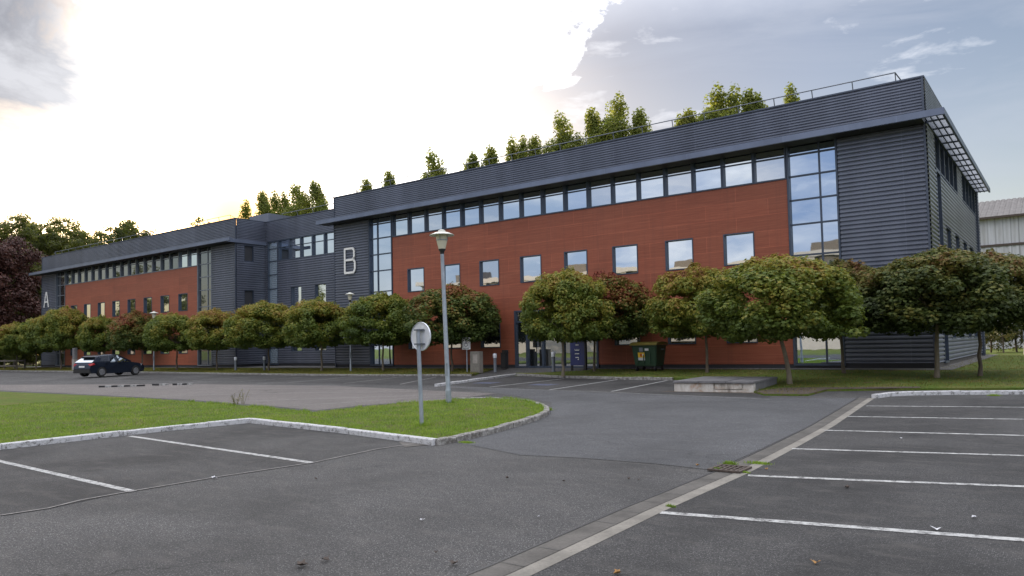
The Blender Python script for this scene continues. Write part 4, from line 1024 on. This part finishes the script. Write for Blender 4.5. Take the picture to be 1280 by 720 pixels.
# ------------------------------------------------------------------ old shed on the right
shx0, shx1, shy = -14, 26, 75
shed = empty('old_shed', (6, shy, .4), 0, 'old pale corrugated shed with brown roof behind the right end of the office block', 'building')
m_ = MB(); x = shx0
def vwave(mb, x0, x1, y0, z0, y1, z1, per, dep):
    x = x0; pts = []
    while x < x1:
        pts += [(x, 0), (x+per*.3, dep), (x+per*.7, dep), (x+per, 0)]; x += per
    vs = []
    for a, o in pts: vs += [(a, y0-o, z0), (a, y1-o*(1 if y0 == y1 else 0), z1+(0 if y0 == y1 else o))]
    mb.add(vs, [(2*i, 2*i+2, 2*i+3, 2*i+1) for i in range(len(pts)-1)])
w1 = MB(); vwave(w1, shx0, shx1, shy, 9.25, shy, 11.55, .55, .05); w1.build('upper_wall', M['shed_wall'], shed)
w1 = MB(); vwave(w1, shx0, shx1, shy-.05, .4, shy-.05, 9.05, .55, .05); w1.build('lower_wall', M['shed_wall'], shed)
w1 = MB(); w1.box(shx0, shx1, shy-.16, shy+.1, 9.05, 9.25); w1.build('cross_beam', M['rust'], shed)
w1 = MB(); vwave(w1, shx0, shx1, shy-.4, 11.60, shy+7, 14.0, .42, .08); w1.build('roof', M['shed_roof'], shed)
w1 = MB(); w1.box(shx0, shx1, shy-.5, shy-.36, 11.42, 11.60); w1.build('gutter', M['rust'], shed)
w1 = MB(); w1.box(shx0, shx1, shy+.2, shy+14, .3, 11.3); w1.build('inner_wall', M['soffit'], shed)
# neighbouring block behind the camera: only its mirror image shows
nb = empty('facing_building', (-40, -50, 0), 0, 'pale low building across the car park, seen only mirrored in the windows', 'building')
w1 = MB(); w1.box(-110, 25, -62, -50, -.1, 3.0); w1.build('ground_floor_wall', M['stonewall'], nb)
w1 = MB(); w1.box(-110, 25, -62, -50.3, 3.0, 13.6); w1.build('upper_wall', M['roofdark'], nb)
w1 = MB(); w1.box(-111, 26, -63, -49.6, 13.6, 14.4); w1.build('roof_edge', M['stonewall'], nb)
rz_ = random.Random(5)
for i in range(17):
    x = -108+i*7.7; w1 = MB(); w1.box(x, x+rz_.choice([1.2, 2.4]), -50.28, -49.9, 3.0, 13.6); w1.build('pier', M['stonewall'], nb)
    if i % 3 == 1: w1 = MB(); w1.box(x, x+4.5, -57, -52, 14.4, 14.4+rz_.uniform(.8, 2.2)); w1.build('roof_box', M['fence'], nb)
    w1 = MB(); w1.box(x+2.9, x+5.6, -50.29, -50.2, 11.2, 12.9); w1.build('window', M['glass_low'], nb)

# ------------------------------------------------------------------ street lamps
def lamp(base, H_, label, s=1.0, lean=(0, 0), r0=.065, group='lantern street lamps'):
    t = empty('street_lamp', base, 0, label, 'street lamp', group)
    L_ = lambda z: (lean[0]*z/H_, lean[1]*z/H_)
    mb = MB(); hp = H_-.62*s
    mb.tube([(0, 0, -.05), (*L_(.35), .35)], [r0*1.25, r0*1.2], 14); mb.tube([(*L_(.35), .35), (*L_(.42), .42), (*L_(hp), hp)], [r0*1.2, r0, r0*.78], 14)
    mb.build('pole', M['galv'], t, True, offs=1)
    d = MB(); d.box(-.045+L_(1.0)[0], .045+L_(1.0)[0], -r0*1.12, -r0*.8, .75, 1.1); d.build('service_door', M['galv_dark'], t, offs=1)
    q = L_(hp); c = (q[0], q[1], hp)
    mb = MB(); mb.lathe([(0, -.04), (.055*s, -.04), (.06*s, .02*s), (.10*s, .08*s), (.10*s, .10*s), (0, .10*s)], c, 18); mb.build('collar', M['black'], t, True, offs=1)
    mb = MB(); mb.lathe([(.095*s, .10*s), (.125*s, .22*s), (.155*s, .34*s), (.155*s, .50*s), (0, .50*s)], c, 18); mb.build('lantern', M['lampglass'], t, True, offs=1)
    mb = MB(); mb.lathe([(.157*s, .33*s), (.163*s, .335*s), (.163*s, .35*s), (.157*s, .355*s)], c, 18)
    for j in range(4):
        a = j*math.pi/2+.4; mb.bar((c[0]+.16*s*math.cos(a), c[1]+.16*s*math.sin(a), c[2]+.34*s), (c[0]+.16*s*math.cos(a), c[1]+.16*s*math.sin(a), c[2]+.50*s), .012*s)
    mb.build('lantern_ring', M['galv'], t, offs=1)
    mb = MB(); mb.lathe([(0, .485*s), (.17*s, .49*s), (.34*s, .475*s), (.345*s, .49*s), (.19*s, .555*s), (.10*s, .575*s), (.10*s, .615*s), (.06*s, .635*s), (0, .64*s)], c, 28); mb.build('lamp_cap', M['lampcap'], t, True, offs=1)
    return t
b = at(561, 503.5, .09)
lamp((b.x, b.y, .08), 4.78, 'tall grey lantern lamp leaning on the grass island behind the round sign', 1.0, (CR.x*-.13, CR.y*-.13))
b = atg(438.5, 464, VG); lamp((b.x, b.y, b.z), 4.6, 'slim lantern lamp between two maples left of the letter B wall corner', .85, r0=.05)
b = atg(192.5, 463, VG); lamp((b.x, b.y, b.z), 4.45, 'slim lantern lamp among the maples just right of the parked car', .95, r0=.05)
b = on(1277, 364, Y=52); lamp((b.x, b.y, .45), b.z-.45, 'slim lantern lamp at the right edge of the picture before the thicket', .75, r0=.05)

# round sign seen from behind
b = at(527.5, 532, .09); sg = empty('round_road_sign', (b.x, b.y, .08), 0, 'round traffic sign on a grey post seen from its bare metal back', 'road sign')
H_ = 2.05
mb = MB(); mb.tube([(0, 0, -.1), (CR.x*-.05, CR.y*-.05, H_-.13)], .041, 16); mb.build('post', M['galv'], sg, True, offs=1)
n1 = Vector((CF.x, CF.y, 0)).normalized(); n1 = Matrix.Rotation(R(-42), 3, 'Z') @ n1      # faces away, turned
t1 = Vector((n1.y, -n1.x, 0)); cz = H_-.28; cc = Vector((-.04, -.03, cz))+n1*.075
def disc(r0, off, nseg=40):
    return [cc+n1*off+t1*(r0*math.cos(2*math.pi*j/nseg))+Vector((0, 0, r0*math.sin(2*math.pi*j/nseg))) for j in range(nseg)]
mb = MB(); Rd = .285
rr_ = [disc(.0001, 0), disc(Rd*.985, 0), disc(Rd, -.018), disc(Rd*1.012, -.012), disc(Rd*1.012, .012), disc(.0001, .012)]
vs_ = [p for r_ in rr_ for p in r_]; mb.add(vs_, [(i*40+j, i*40+(j+1) % 40, (i+1)*40+(j+1) % 40, (i+1)*40+j) for i in range(5) for j in range(40)])
mb.build('disc', M['sign_back'], sg, True, offs=1)
mb = MB()
for dz in (.13, -.15):
    mb = MB()
    c0_ = cc+Vector((0, 0, dz)); mb.bar(c0_-t1*.12-n1*.02, c0_+t1*.12-n1*.02, .022, .035); mb.bar(c0_-t1*.05-n1*.13, c0_+t1*.05-n1*.13, .02, .03)
    for s_ in (-1, 1): mb.bar(c0_+t1*.05*s_-n1*.02, c0_+t1*.05*s_-n1*.13, .015, .03)
    mb.build('clamp', M['galv_dark'], sg, offs=1)
pass

# disabled parking sign
b = atg(584, 465.3, VG); ds = empty('parking_sign', (b.x, b.y, b.z), 0, 'small white wheelchair parking sign on a thin post left of the entrance', 'road sign')
mb = MB(); mb.tube([(0, 0, -.05), (0, 0, 1.42)], .03, 10); mb.build('post', M['galv'], ds, offs=1)
mb = MB(); mb.box(-.27, .27, -.05, -.03, 1.16, 1.76); mb.build('panel', M['white_plastic'], ds, offs=1)
mb = MB()
for a_, b_ in (((-.21, 1.22), (.21, 1.22)), ((.21, 1.22), (.21, 1.70)), ((.21, 1.70), (-.21, 1.70)), ((-.21, 1.70), (-.21, 1.22))): mb.bar((a_[0], -.056, a_[1]), (b_[0], -.056, b_[1]), .012, .03)
mb.lathe([(.035, -.062), (0, -.062)], (-.02, 0, 1.63), 12, 'y')
for a_, b_ in (((-.02, 1.60), (-.01, 1.47)), ((-.01, 1.47), (.09, 1.47)), ((.09, 1.47), (.12, 1.34)), ((-.02, 1.54), (.06, 1.54))): mb.bar((a_[0], -.058, a_[1]), (b_[0], -.058, b_[1]), .012, .03)
for j in range(12):
    a0, a1 = .9+j*.42, .9+(j+1)*.42
    mb.bar((.0+.10*math.cos(a0), -.058, 1.40+.10*math.sin(a0)), (.0+.10*math.cos(a1), -.058, 1.40+.10*math.sin(a1)), .012, .025)
mb.build('wheelchair_symbol', M['galv_dark'], ds, offs=1)

# stone posts with meter boxes
def stone_post(px, label, w_=.62, h_=1.05, cab=False):
    b = atg(*px, VG); t = empty('stone_post', (b.x, b.y, b.z), 0, label, 'stone post')
    mb = MB(); mb.box(-w_/2, w_/2, -.15, .15, -.05, h_); mb.build('body', M['gutter_pale'] if not cab else M['conc'], t, bevel=.02, offs=1)
    if cab:
        mb = MB(); mb.box(-w_/2, w_/2, -.12, .12, h_, h_+.95); mb.build('cabinet', M['conc_dark'], t, bevel=.02, offs=1)
    else:
        mb = MB(); mb.box(-.12, .18, -.165, -.15, .45, .9); mb.build('plate', M['conc'], t, offs=1)
stone_post((596, 465.3), 'pale stone meter post beside the wheelchair sign left of the entrance')
stone_post((93.5, 463), 'pale post carrying a dark box left of the parked car', .45, .95, True)
# bollard lights
for (x, y, lab) in ((619, 464.5, 'bollard light with pale head in the grass left of the entrance'), (692, 463.8, 'bollard light with pale head right in front of the entrance'), (294.5, 463, 'bollard light below the corner of the left wing'), (330.5, 463, 'bollard light in front of the recessed link')):
    b = atg(x, y, VG); t = empty('bollard_light', (b.x, b.y, b.z), 0, lab, 'bollard', 'bollard lights along the facade')
    mb = MB(); mb.lathe([(.085, -.03), (.08, .0), (.08, .68), (0, .68)], n=14); mb.build('post', M['galv_dark'], t, True, offs=1)
    mb = MB(); mb.lathe([(.095, .68), (.10, .70), (.10, .86), (.09, .90), (0, .91)], n=14); mb.build('head', M['sign_back'], t, True, offs=1)
# black litter bin
b = atg(631, 461.5, VG); t = empty('litter_bin', (b.x, b.y, b.z), 0, 'slim black litter bin against the red wall left of the entrance', 'bin')
mb = MB(); mb.box(-.16, .16, -.14, .14, .05, .82); mb.build('body', M['black'], t, bevel=.02, offs=1)
mb = MB(); mb.box(-.18, .18, -.16, .16, .82, .86); mb.box(-.15, .15, -.02, .14, .86, 1.0); mb.build('lid', M['black'], t, offs=1)
# navy notice panel
b = atg(723, 462.5, VG); t = empty('notice_panel', (b.x, b.y, b.z), 0, 'navy blue upright notice panel with white marks by the entrance', 'sign')
mb = MB(); mb.box(-.42, .42, -.04, .04, .22, 1.62); mb.build('panel', M['navy'], t, bevel=.01, offs=1)
mb = MB(); mb.box(-.40, -.30, -.03, .03, -.05, .22); mb.box(.30, .40, -.03, .03, -.05, .22); mb.box(.38, .46, -.05, .05, .0, 1.62); mb.build('legs', M['black'], t, offs=1)
mb = MB(); Ym = -.05
for zc_, segs in ((1.42, (((-.09, -.07), (-.09, .07)), ((.09, -.05), (.09, .05)), ((-.09, 0), (.09, 0)))), (1.20, (((-.08, 0), (.10, 0)), ((0, -.03), (0, .03)))), (.98, (((-.12, -.03), (.12, -.03)), ((-.12, -.03), (-.12, .03)), ((0, -.03), (0, .03)), ((.12, -.03), (.12, .03)))),
                  (.78, (((-.11, 0), (.11, 0)), ((-.11, -.03), (-.11, .02)), ((.11, -.03), (.11, .03)))), (.56, (((-.10, .04), (.09, .04)), ((.09, .04), (.09, -.06)), ((.09, -.06), (.03, -.06))))):
    for a_, b_ in segs: mb.bar((a_[0]-.02, Ym, zc_+a_[1]), (b_[0]-.02, Ym, zc_+b_[1]), .01, .035)
mb.build('white_marks', M['white'], t, offs=1)

# wheeled rubbish container
b = atg(812, 463.5, VG); t = empty('waste_container', (b.x, b.y, b.z), R(-2), 'dark green four wheeled waste container with mustard lid under the maples', 'bin')
def taper(mb, x0, x1, y0, y1, z0, X0, X1, Y0, Y1, z1):
    mb.add([(x0, y0, z0), (x1, y0, z0), (x1, y1, z0), (x0, y1, z0), (X0, Y0, z1), (X1, Y0, z1), (X1, Y1, z1), (X0, Y1, z1)], [(0, 3, 2, 1), (4, 5, 6, 7), (0, 1, 5, 4), (1, 2, 6, 5), (2, 3, 7, 6), (3, 0, 4, 7)])
mb = MB(); taper(mb, -.52, .52, -.36, .36, .22, -.62, .62, -.48, .48, 1.12)
mb.build('body', M['green'], t, bevel=.03, offs=1)
mb = MB(); mb.box(-.66, .66, -.52, .52, 1.10, 1.15)
for x in (-.35, -.05, .25): mb.box(x, x+.05, -.475, -.44, .35, 1.1)
mb.build('rim', M['green'], t, bevel=.01, offs=1)
mb = MB(); n_ = 10
vs_ = []; 
for i in range(n_+1):
    a = math.pi*i/n_; vs_ += [(-.67, -.53*math.cos(a), 1.16+.13*math.sin(a)**.7), (.67, -.53*math.cos(a), 1.16+.13*math.sin(a)**.7)]
mb.add(vs_, [(2*i, 2*i+1, 2*i+3, 2*i+2) for i in range(n_)]+[tuple(range(0, 2*n_+2, 2)), tuple(range(2*n_+1, 0, -2))]); mb.box(-.67, .67, -.55, -.51, 1.14, 1.20)
mb.build('lid', M['olive'], t, True, offs=1)
for sx in (-1, 1):
    for sy in (-1, 1):
        mb = MB(); mb.lathe([(0, -.03), (.09, -.03), (.10, -.02), (.10, .02), (.09, .03), (0, .03)], (sx*.45, sy*.3, .10), 14, 'x'); mb.bar((sx*.45, sy*.3, .1), (sx*.45, sy*.3, .24), .07, .05); mb.build('wheel', M['black'], t, offs=1)
    mb = MB(); mb.tube([(sx*.60, 0, .95), (sx*.74, 0, .95)], .035, 10); mb.build('trunnion', M['galv_dark'], t, offs=1)
def sf(z): return -.36-(.12)*(z-.22)/.90-.012-.03
def stick(x0, x1, z0, z1, mat, name, o=0):
    mb = MB(); mb.add([(x0, sf(z0)-o, z0), (x1, sf(z0)-o, z0), (x1, sf(z1)-o, z1), (x0, sf(z1)-o, z1), (x0, sf(z0)-o+.02, z0), (x1, sf(z0)-o+.02, z0), (x1, sf(z1)-o+.02, z1), (x0, sf(z1)-o+.02, z1)], [(0, 1, 2, 3), (7, 6, 5, 4), (0, 4, 5, 1), (1, 5, 6, 2), (2, 6, 7, 3), (3, 7, 4, 0)]); mb.build(name, M[mat], t, offs=1)
stick(-.30, .02, .60, .82, 'yellow', 'yellow_sticker'); stick(-.30, .02, .48, .598, 'sticker', 'sticker_text'); stick(-.20, -.10, .64, .78, 'orange', 'sticker_figure', .006); stick(-.08, -.02, .66, .76, 'sticker', 'sticker_figure', .006)
stick(-.22, -.04, .86, 1.04, 'grey_sticker', 'grey_sticker'); stick(.06, .24, .90, 1.0, 'sticker', 'white_sticker')

# concrete block: low walls capped by slabs
b0, b1, b2, b3 = atg(843, 489.5), atg(942, 491), atg(968, 482.3), atg(866, 480)
t = empty('concrete_block', (b0.x, b0.y, b0.z), 0, 'low weathered concrete block with slab top at the edge of the lawn', 'concrete block')
u = (b1-b0); Lx = Vector((u.x, u.y, 0)).length; ang_ = math.atan2(u.y, u.x); dv = (b2-b1); Ly = min(3.2, Vector((dv.x, dv.y, 0)).length)
t.rotation_euler = (0, 0, ang_)
hb = .33
mb = MB(); mb.box(0, Lx*.51, 0, .25, -.05, hb-.06); mb.box(Lx*.53, Lx*.86, 0, .25, .10, hb-.07); mb.box(Lx*.51, Lx, .04, .25, -.05, hb-.06); mb.box(Lx*.88, Lx, 0, .04, -.05, hb-.06)
mb.box(Lx*.51, Lx*.88, .01, .04, -.05, .075)
mb.build('front_stones', M['stained'], t, offs=1)
mb = MB(); mb.box(Lx-.25, Lx-.003, .26, Ly, -.05, hb-.06); mb.box(0.003, .25, .26, Ly, -.05, hb-.06); mb.box(.25, Lx-.25, .26, Ly, -.05, hb-.08); mb.build('side_stones', M['conc_dark'], t, offs=1)
mb = MB()
for i in range(3): mb.box(-.03+i*(Lx+.06)/3+.006, -.03+(i+1)*(Lx+.06)/3-.006, -.05, Ly*.5, hb-.06, hb+.012*(i % 2)); mb.box(-.03+i*(Lx+.06)/3+.006, -.03+(i+1)*(Lx+.06)/3-.006, Ly*.5+.01, Ly+.03, hb-.06, hb)
mb.build('top_slab', M['conc_dark'], t, bevel=.008, offs=1)
sr = atg(838, 491); struct(sheet('soil_patch', [(b0.x-.45, b0.y-.18), (b1.x+.2, b1.y-.28), (b1.x+.25, b1.y+.2), (b0.x-.2, b0.y+.1)], .006, M['soil']))

# segmented kerb pieces left in the far car park
for i, (xa, xb, y0, y1) in enumerate(((125, 180, 484.3, 482.7), (192, 210, 482, 481.6), (217, 241, 481.5, 480.8))):
    a, b = atg(xa, y0), atg(xb, y1)
    t = empty('speed_cushion', (a.x, a.y, a.z), 0, ('longest' , 'shortest, middle', 'rightmost')[i]+' of three low black and white bumps in the far car park', 'speed bump', 'black and white bumps in the far car park')
    dd = Vector((b.x-a.x, b.y-a.y, 0)); n_ = (7, 2, 4)[i]
    dk_, wt = MB(), MB()
    for j in range(n_):
        p, q = dd*(j/n_), dd*((j+.96)/n_)
        (dk_ if j % 2 == 0 else wt).bar(p+Vector((0, 0, .04)), q+Vector((0, 0, .04)), .25, .09)
    dk_.build('black_segments', M['black'], t, offs=1); wt.build('white_segments', M['line'], t, offs=1)

# drain grate
gc = atg(915, 588); gxx = gx(gc.y)
t = empty('drain_grate', (gxx-.27, gc.y, G(gc.y)+.012), 0, 'rusty iron drain grate in the gutter', 'drain')
mb = MB(); W_, L2 = .21, .22
mb.box(-W_, W_, -L2, -L2+.04, 0, .022); mb.box(-W_, W_, L2-.04, L2, 0, .022); mb.box(-W_, -W_+.04, -L2+.04, L2-.04, 0, .022); mb.box(W_-.04, W_, -L2+.04, L2-.04, 0, .022)
for i in range(5): mb.box(-W_+.07+i*.065, -W_+.095+i*.065, -L2+.04, L2-.04, .002, .018)
for i in range(2): mb.box(-W_+.04, W_-.04, -.08+i*.13, -.055+i*.13, .004, .016)
mb.build('grille', M['rust'], t, offs=1)
mb = MB(); mb.box(-W_+.03, W_-.03, -L2+.03, L2-.03, -.004, .0005); mb.build('pit', M['black'], t, offs=1)
cvx = struct(sheet('utility_cover', [(p.x, p.y) for p in [atg(x, y) for x, y in ((498, 552.5), (528, 550.5), (540, 556), (506, 559.5))]], .007, M['gutter']))

# weeds and fallen leaves
def weed(px, r_, h_, n, label, z=None, mat='blade', seed=0):
    b = atg(*px) if z is None else at(*px, z)
    rr2 = np.random.default_rng(seed+5); pts = rr2.normal(0, r_/3.2, (n, 2))*np.array([1, .6]); t_ = blades('weed_tuft', pts, lambda y: 0, h_*.25, h_*.7, .005, M[mat], seed)
    if 'kind' in t_: del t_['kind']
    t_.location = (b.x, b.y, b.z); tag(t_, label, 'weed', 'weeds growing from cracks and kerbs'); return t_
for a in (((583, 553.5), .22, .05, 500, 'flat weed tuft on the tarmac below the island corner'), ((684, 513), .18, .14, 500, 'tall dark weed at the rounded tip of the island kerb'), ((668, 520.5), .16, .08, 300, 'weed against the kerb just left of the island tip'),
          ((634, 530), .16, .08, 300, 'weed midway along the curved island kerb'), ((606, 537.5), .14, .07, 260, 'small weed along the kerb near the island corner'), ((912, 581.5), .12, .10, 400, 'weed at the far side of the drain grate'), ((948, 580), .22, .06, 500, 'spreading weed on the kerbstone right of the drain grate'),
          ((897, 588), .10, .07, 260, 'weed at the left corner of the drain grate'), ((932, 591.5), .08, .05, 200, 'small weed at the near corner of the drain grate'), ((838, 634), .08, .05, 150, 'tiny weed on the pale gutter stones'), ((1242, 495), .2, .10, 300, 'weed at the white kerb of the right bays')):
    weed(*a, seed=int(a[0][0]))

# taller weed stalks at the island edge
b = at(299, 505.5, .1); mb = MB(); rr_ = random.Random(4)
for i in range(14):
    a = rr_.uniform(0, 6.28); l_ = rr_.uniform(.15, .45); o_ = Vector((rr_.uniform(-.15, .15), rr_.uniform(-.15, .15), 0))
    mb.tube([o_, o_+Vector((math.cos(a)*l_*.2, math.sin(a)*l_*.2, l_*.6)), o_+Vector((math.cos(a)*l_*.4, math.sin(a)*l_*.4, l_))], [.006, .005, .002], 4)
    for j in range(5):
        q = o_+Vector((math.cos(a)*l_*.3, math.sin(a)*l_*.3, l_*(.3+j*.14))); w3 = Vector((rr_.uniform(-.05, .05), rr_.uniform(-.05, .05), .02)); mb.quad(q, q+w3+Vector((.012, 0, 0)), q+w3*1.8, q+w3+Vector((-.012, 0, .0)))
o = mb.build('weed', M['blade_dry'], fix=False); o.location = b; tag(o, 'straggly weed standing up at the far edge of the island lawn', 'weed')
lf = [(377, 709, 'brown curled leaf near the bottom edge of the picture', .13), (407, 702, 'dark twig like leaf right of the curled one at the bottom', .09), (567, 707, 'reddish brown leaf left of the gutter at the bottom', .10), (268, 599, 'yellow leaf on the seam left of the long white line', .10), (395, 600, 'reddish scrap on the lane below the long white line', .05), (634, 599, 'dark leaf scrap in the middle of the lane', .06),
      (786, 600, 'dark leaf in the lane, left of a pale pair', .06), (798, 601, 'pale leaf in the lane, right of the dark one', .06), (872, 583, 'tan leaf on the lane left of the drain', .07), (528, 652, 'white scrap in the lane, left of centre', .06), (673, 648, 'small pale scrap in the lane centre', .04), (545, 693, 'small brown speck near the bottom centre', .04),
      (1171, 664, 'big yellow leaf on the nearest white bay line', .11), (1020, 706, 'yellow leaf at the bottom of the right bay', .08), (772, 719, 'yellow leaf at the bottom picture edge', .08), (1059, 611, 'dark leaf on the second bay', .08), (1218, 649, 'pale twig in the first right bay', .07), (958, 588, 'tan leaf lying right of the drain grate', .06), (1126, 549, 'pale scrap in the fourth right bay', .06), (705, 603, 'green brown scrap in the lane', .06)]
mats_l = {'y': M['leaf_litter'], 'd': M['rust'], 'w': M['sticker']}
for i, (x, y, lab, s_) in enumerate(lf):
    b = atg(x, y); kd2 = 'd' if any(w_ in lab for w_ in ('dark', 'red', 'brown')) else 'w' if any(w_ in lab for w_ in ('white', 'pale')) else 'y'
    mb = MB(); sh = leaf_shape('maple'); n_ = len(sh); rr_ = random.Random(i)
    vs_ = [(p[0]*s_, p[1]*s_*.8, .008+abs(p[0])*s_*.45+rr_.uniform(0, .012)) for p in sh]+[(0, 0, .006)]
    mb.add(vs_, [(j, (j+1) % n_, n_) for j in range(n_)]); o = mb.build('fallen_leaf', mats_l[kd2], fix=False); o.location = (b.x, b.y, b.z+.006); o.rotation_euler = (0, 0, rr_.uniform(0, 6))
    tag(o, lab, 'leaf', 'leaves and scraps lying on the tarmac')

# timber rail fence at the left
a, b = atg(-30, 462, VG), atg(31, 461, VG)
t = empty('timber_fence', (a.x, a.y, a.z), 0, 'low weathered timber fence under the maples at the left picture edge', 'fence')
dd = Vector((b.x-a.x, b.y-a.y, 0)); n_ = 5
for i in range(n_+1):
    mb = MB(); p = dd*i/n_; mb.box(p.x-.06, p.x+.06, p.y-.06, p.y+.06, -.05, 1.0); mb.build('post', M['fence'], t, offs=1)
for z in (.35, .85): mb = MB(); mb.bar(Vector((0, -.08, z)), dd+Vector((0, -.08, z)), .04, .14); mb.build('rail', M['fence'], t, offs=1)

# ------------------------------------------------------------------ car
def car():
    z0 = .14; rw = at(127.5, 470.9, z0)
    hd = R(12)                                     # heading: left of +Y
    fwd = Vector((-math.sin(hd), math.cos(hd), 0)); rgt = Vector((fwd.y, -fwd.x, 0))
    # local frame: x forward from the rear bumper, y to the left
    org = rw-fwd*.78-rgt*.88
    t = empty('parked_car', (org.x, org.y, z0), math.atan2(fwd.y, fwd.x), 'dark blue hatchback parked facing the building on the left', 'car')
    HW = .89
    low = [(0.02, .42), (.0, .55), (.03, .78), (.10, .93), (.30, 1.0), (1.2, .99), (2.3, .965), (2.75, .93), (3.35, .86), (3.85, .74), (4.02, .60), (4.05, .42), (3.98, .24)]
    def arch(cx, r_=.345):
        return [(cx+r_*math.cos(a), .31+r_*math.sin(a)) for a in [math.pi*i/8 for i in range(9)]]
    prof = low+[(3.66, .22)]+[p for p in arch(3.28) if p[1] > .2]+[(2.93, .2), (1.14, .2)]+[p for p in arch(.78) if p[1] > .2]+[(.43, .22), (.10, .26)]
    def tumble(z): return HW-(.07*max(0, (z-.7))/.3)-(.05*max(0, .4-z)/.2)
    def endw(x): return 1-.16*max(0, (x-3.3)/.75)**2-.10*max(0, (.35-x)/.35)**2
    n = len(prof); mb = MB()
    vs_ = [(x, tumble(z)*endw(x), z) for x, z in prof]+[(x, -tumble(z)*endw(x), z) for x, z in prof]
    mb.add(vs_, [tuple(range(n)), tuple(range(2*n-1, n-1, -1))]+[(i, (i+1) % n, n+(i+1) % n, n+i) for i in range(n)])
    body = mb.build('body', M['carpaint'], t, bevel=0, offs=1)
    me = body.data; bm = bmesh.new(); bm.from_mesh(me); bmesh.ops.triangulate(bm, faces=[f for f in bm.faces if len(f.verts) > 4]); bm.to_mesh(me); bm.free()
    # greenhouse: glass volume, roof and pillars
    gh = [(.10, .95), (.58, 1.30), (1.0, 1.37), (1.65, 1.39), (2.1, 1.34), (2.95, .92)]
    def gw(z): return .83-.20*(z-.95)/.5
    n = len(gh); g = MB()
    g.add([(x, gw(z), z) for x, z in gh]+[(x, -gw(z), z) for x, z in gh], [tuple(range(n)), tuple(range(2*n-1, n-1, -1))]+[(i, i+1, n+i+1, n+i) for i in range(n-1)])
    g.build('windows', M['glass_car'], t, offs=1)
    r_ = MB(); rp = [(.46, 1.28), (.62, 1.34), (1.0, 1.40), (1.65, 1.42), (2.12, 1.36)]
    for a, b in zip(rp, rp[1:]):
        r_.add([(a[0], gw(a[1])+.01, a[1]-.03), (b[0], gw(b[1])+.01, b[1]-.03), (b[0], -gw(b[1])-.01, b[1]-.03), (a[0], -gw(a[1])-.01, a[1]-.03), (a[0], gw(a[1])-.06, a[1]+.02), (b[0], gw(b[1])-.06, b[1]+.02), (b[0], -gw(b[1])+.06, b[1]+.02), (a[0], -gw(a[1])+.06, a[1]+.02)],
               [(0, 3, 2, 1), (4, 5, 6, 7), (0, 1, 5, 4), (1, 2, 6, 5), (2, 3, 7, 6), (3, 0, 4, 7)])
    r_.box(.34, .52, -.55, .55, 1.285, 1.31)
    for s_ in (-1, 1):
        P3 = lambda x, z, o=.012: Vector((x, s_*(gw(z)+o), z))
        r_.bar(P3(2.10, 1.33), P3(2.95, .94), .05, .07); r_.bar(P3(1.45, 1.37), P3(1.36, .96), .05, .09)
        r_.add([P3(.12, .95), P3(.66, .95), P3(.80, 1.16), P3(.66, 1.32), P3(.50, 1.25), P3(.12, .95, -.05), P3(.66, .95, -.05), P3(.80, 1.16, -.05), P3(.66, 1.32, -.05), P3(.50, 1.25, -.05)], [(0, 1, 2, 3, 4), (9, 8, 7, 6, 5)]+[(i, (i+1) % 5, 5+(i+1) % 5, 5+i) for i in range(5)])
    r_.build('roof', M['carpaint'], t, offs=1)
    for cx in (.78, 3.28):
        for s_ in (-1, 1):
            w_ = MB(); y = s_*.80; w_.lathe([(.20, -.10), (.305, -.10), (.315, -.07), (.315, .07), (.305, .10), (.20, .10)], (cx, y, .315), 24, 'y'); wh = w_.build('wheel', M['tyre'], t, True, offs=1)
            w_ = MB(); w_.lathe([(.20, s_*.07), (.215, s_*.09), (.19, s_*.10), (.18, s_*.05), (0, s_*.04)], (cx, y, .315), 24, 'y')
            for j in range(7):
                a = 6.283*j/7; w_.bar((cx, y+s_*.085, .315), (cx+.195*math.cos(a), y+s_*.09, .315+.195*math.sin(a)), .03, .045)
            w_.build('rim', M['alloy'], wh, offs=1)
        ax = MB(); ax.box(cx-.33, cx+.33, -.68, .68, .22, .62); ax.build('wheel_housing', M['black'], t, offs=1)
    for s_ in (-1, 1):
        l_ = MB(); l_.add([(.03, s_*.52, .72), (.01, s_*.84, .72), (.28, s_*.895, .80), (.24, s_*.875, .90), (.05, s_*.80, .88), (.05, s_*.54, .84),
                           (.1, s_*.52, .72), (.1, s_*.8, .72), (.28, s_*.82, .80), (.24, s_*.80, .90), (.12, s_*.75, .88), (.12, s_*.54, .84)], [(0, 1, 2, 3, 4, 5), (11, 10, 9, 8, 7, 6)]+[(i, (i+1) % 6, 6+(i+1) % 6, 6+i) for i in range(6)])
        l_.build('tail_light', M['redlens'], t, offs=1)
        m2 = MB(); m2.cbox((2.42, s_*.97, 1.02), (.12, .20, .13)); m2.build('door_mirror', M['carpaint'], t, bevel=.02, offs=1)
        h2 = MB(); h2.add([(3.72, s_*.86, .66), (3.98, s_*.70, .64), (3.96, s_*.68, .74), (3.70, s_*.84, .78), (3.72, s_*.7, .66), (3.9, s_*.6, .64), (3.88, s_*.6, .74), (3.70, s_*.7, .78)], [(0, 1, 2, 3), (7, 6, 5, 4), (0, 4, 5, 1), (1, 5, 6, 2), (2, 6, 7, 3), (3, 7, 4, 0)]); h2.build('headlight', M['sign_back'], t, offs=1)
        for xh in (1.15, 2.05): d2 = MB(); d2.cbox((xh, s_*.875, .86), (.2, .03, .03)); d2.build('door_handle', M['carpaint'], t, offs=1)
    b2 = MB(); b2.box(-.03, .10, -.80, .80, .26, .52); b2.box(4.0, 4.08, -.68, .68, .24, .5); b2.build('bumper', M['tyre'], t, bevel=.02, offs=1)
    p2 = MB(); p2.box(-.012, .02, -.26, .26, .62, .73); p2.build('number_plate', M['white_plastic'], t, offs=1)
car()
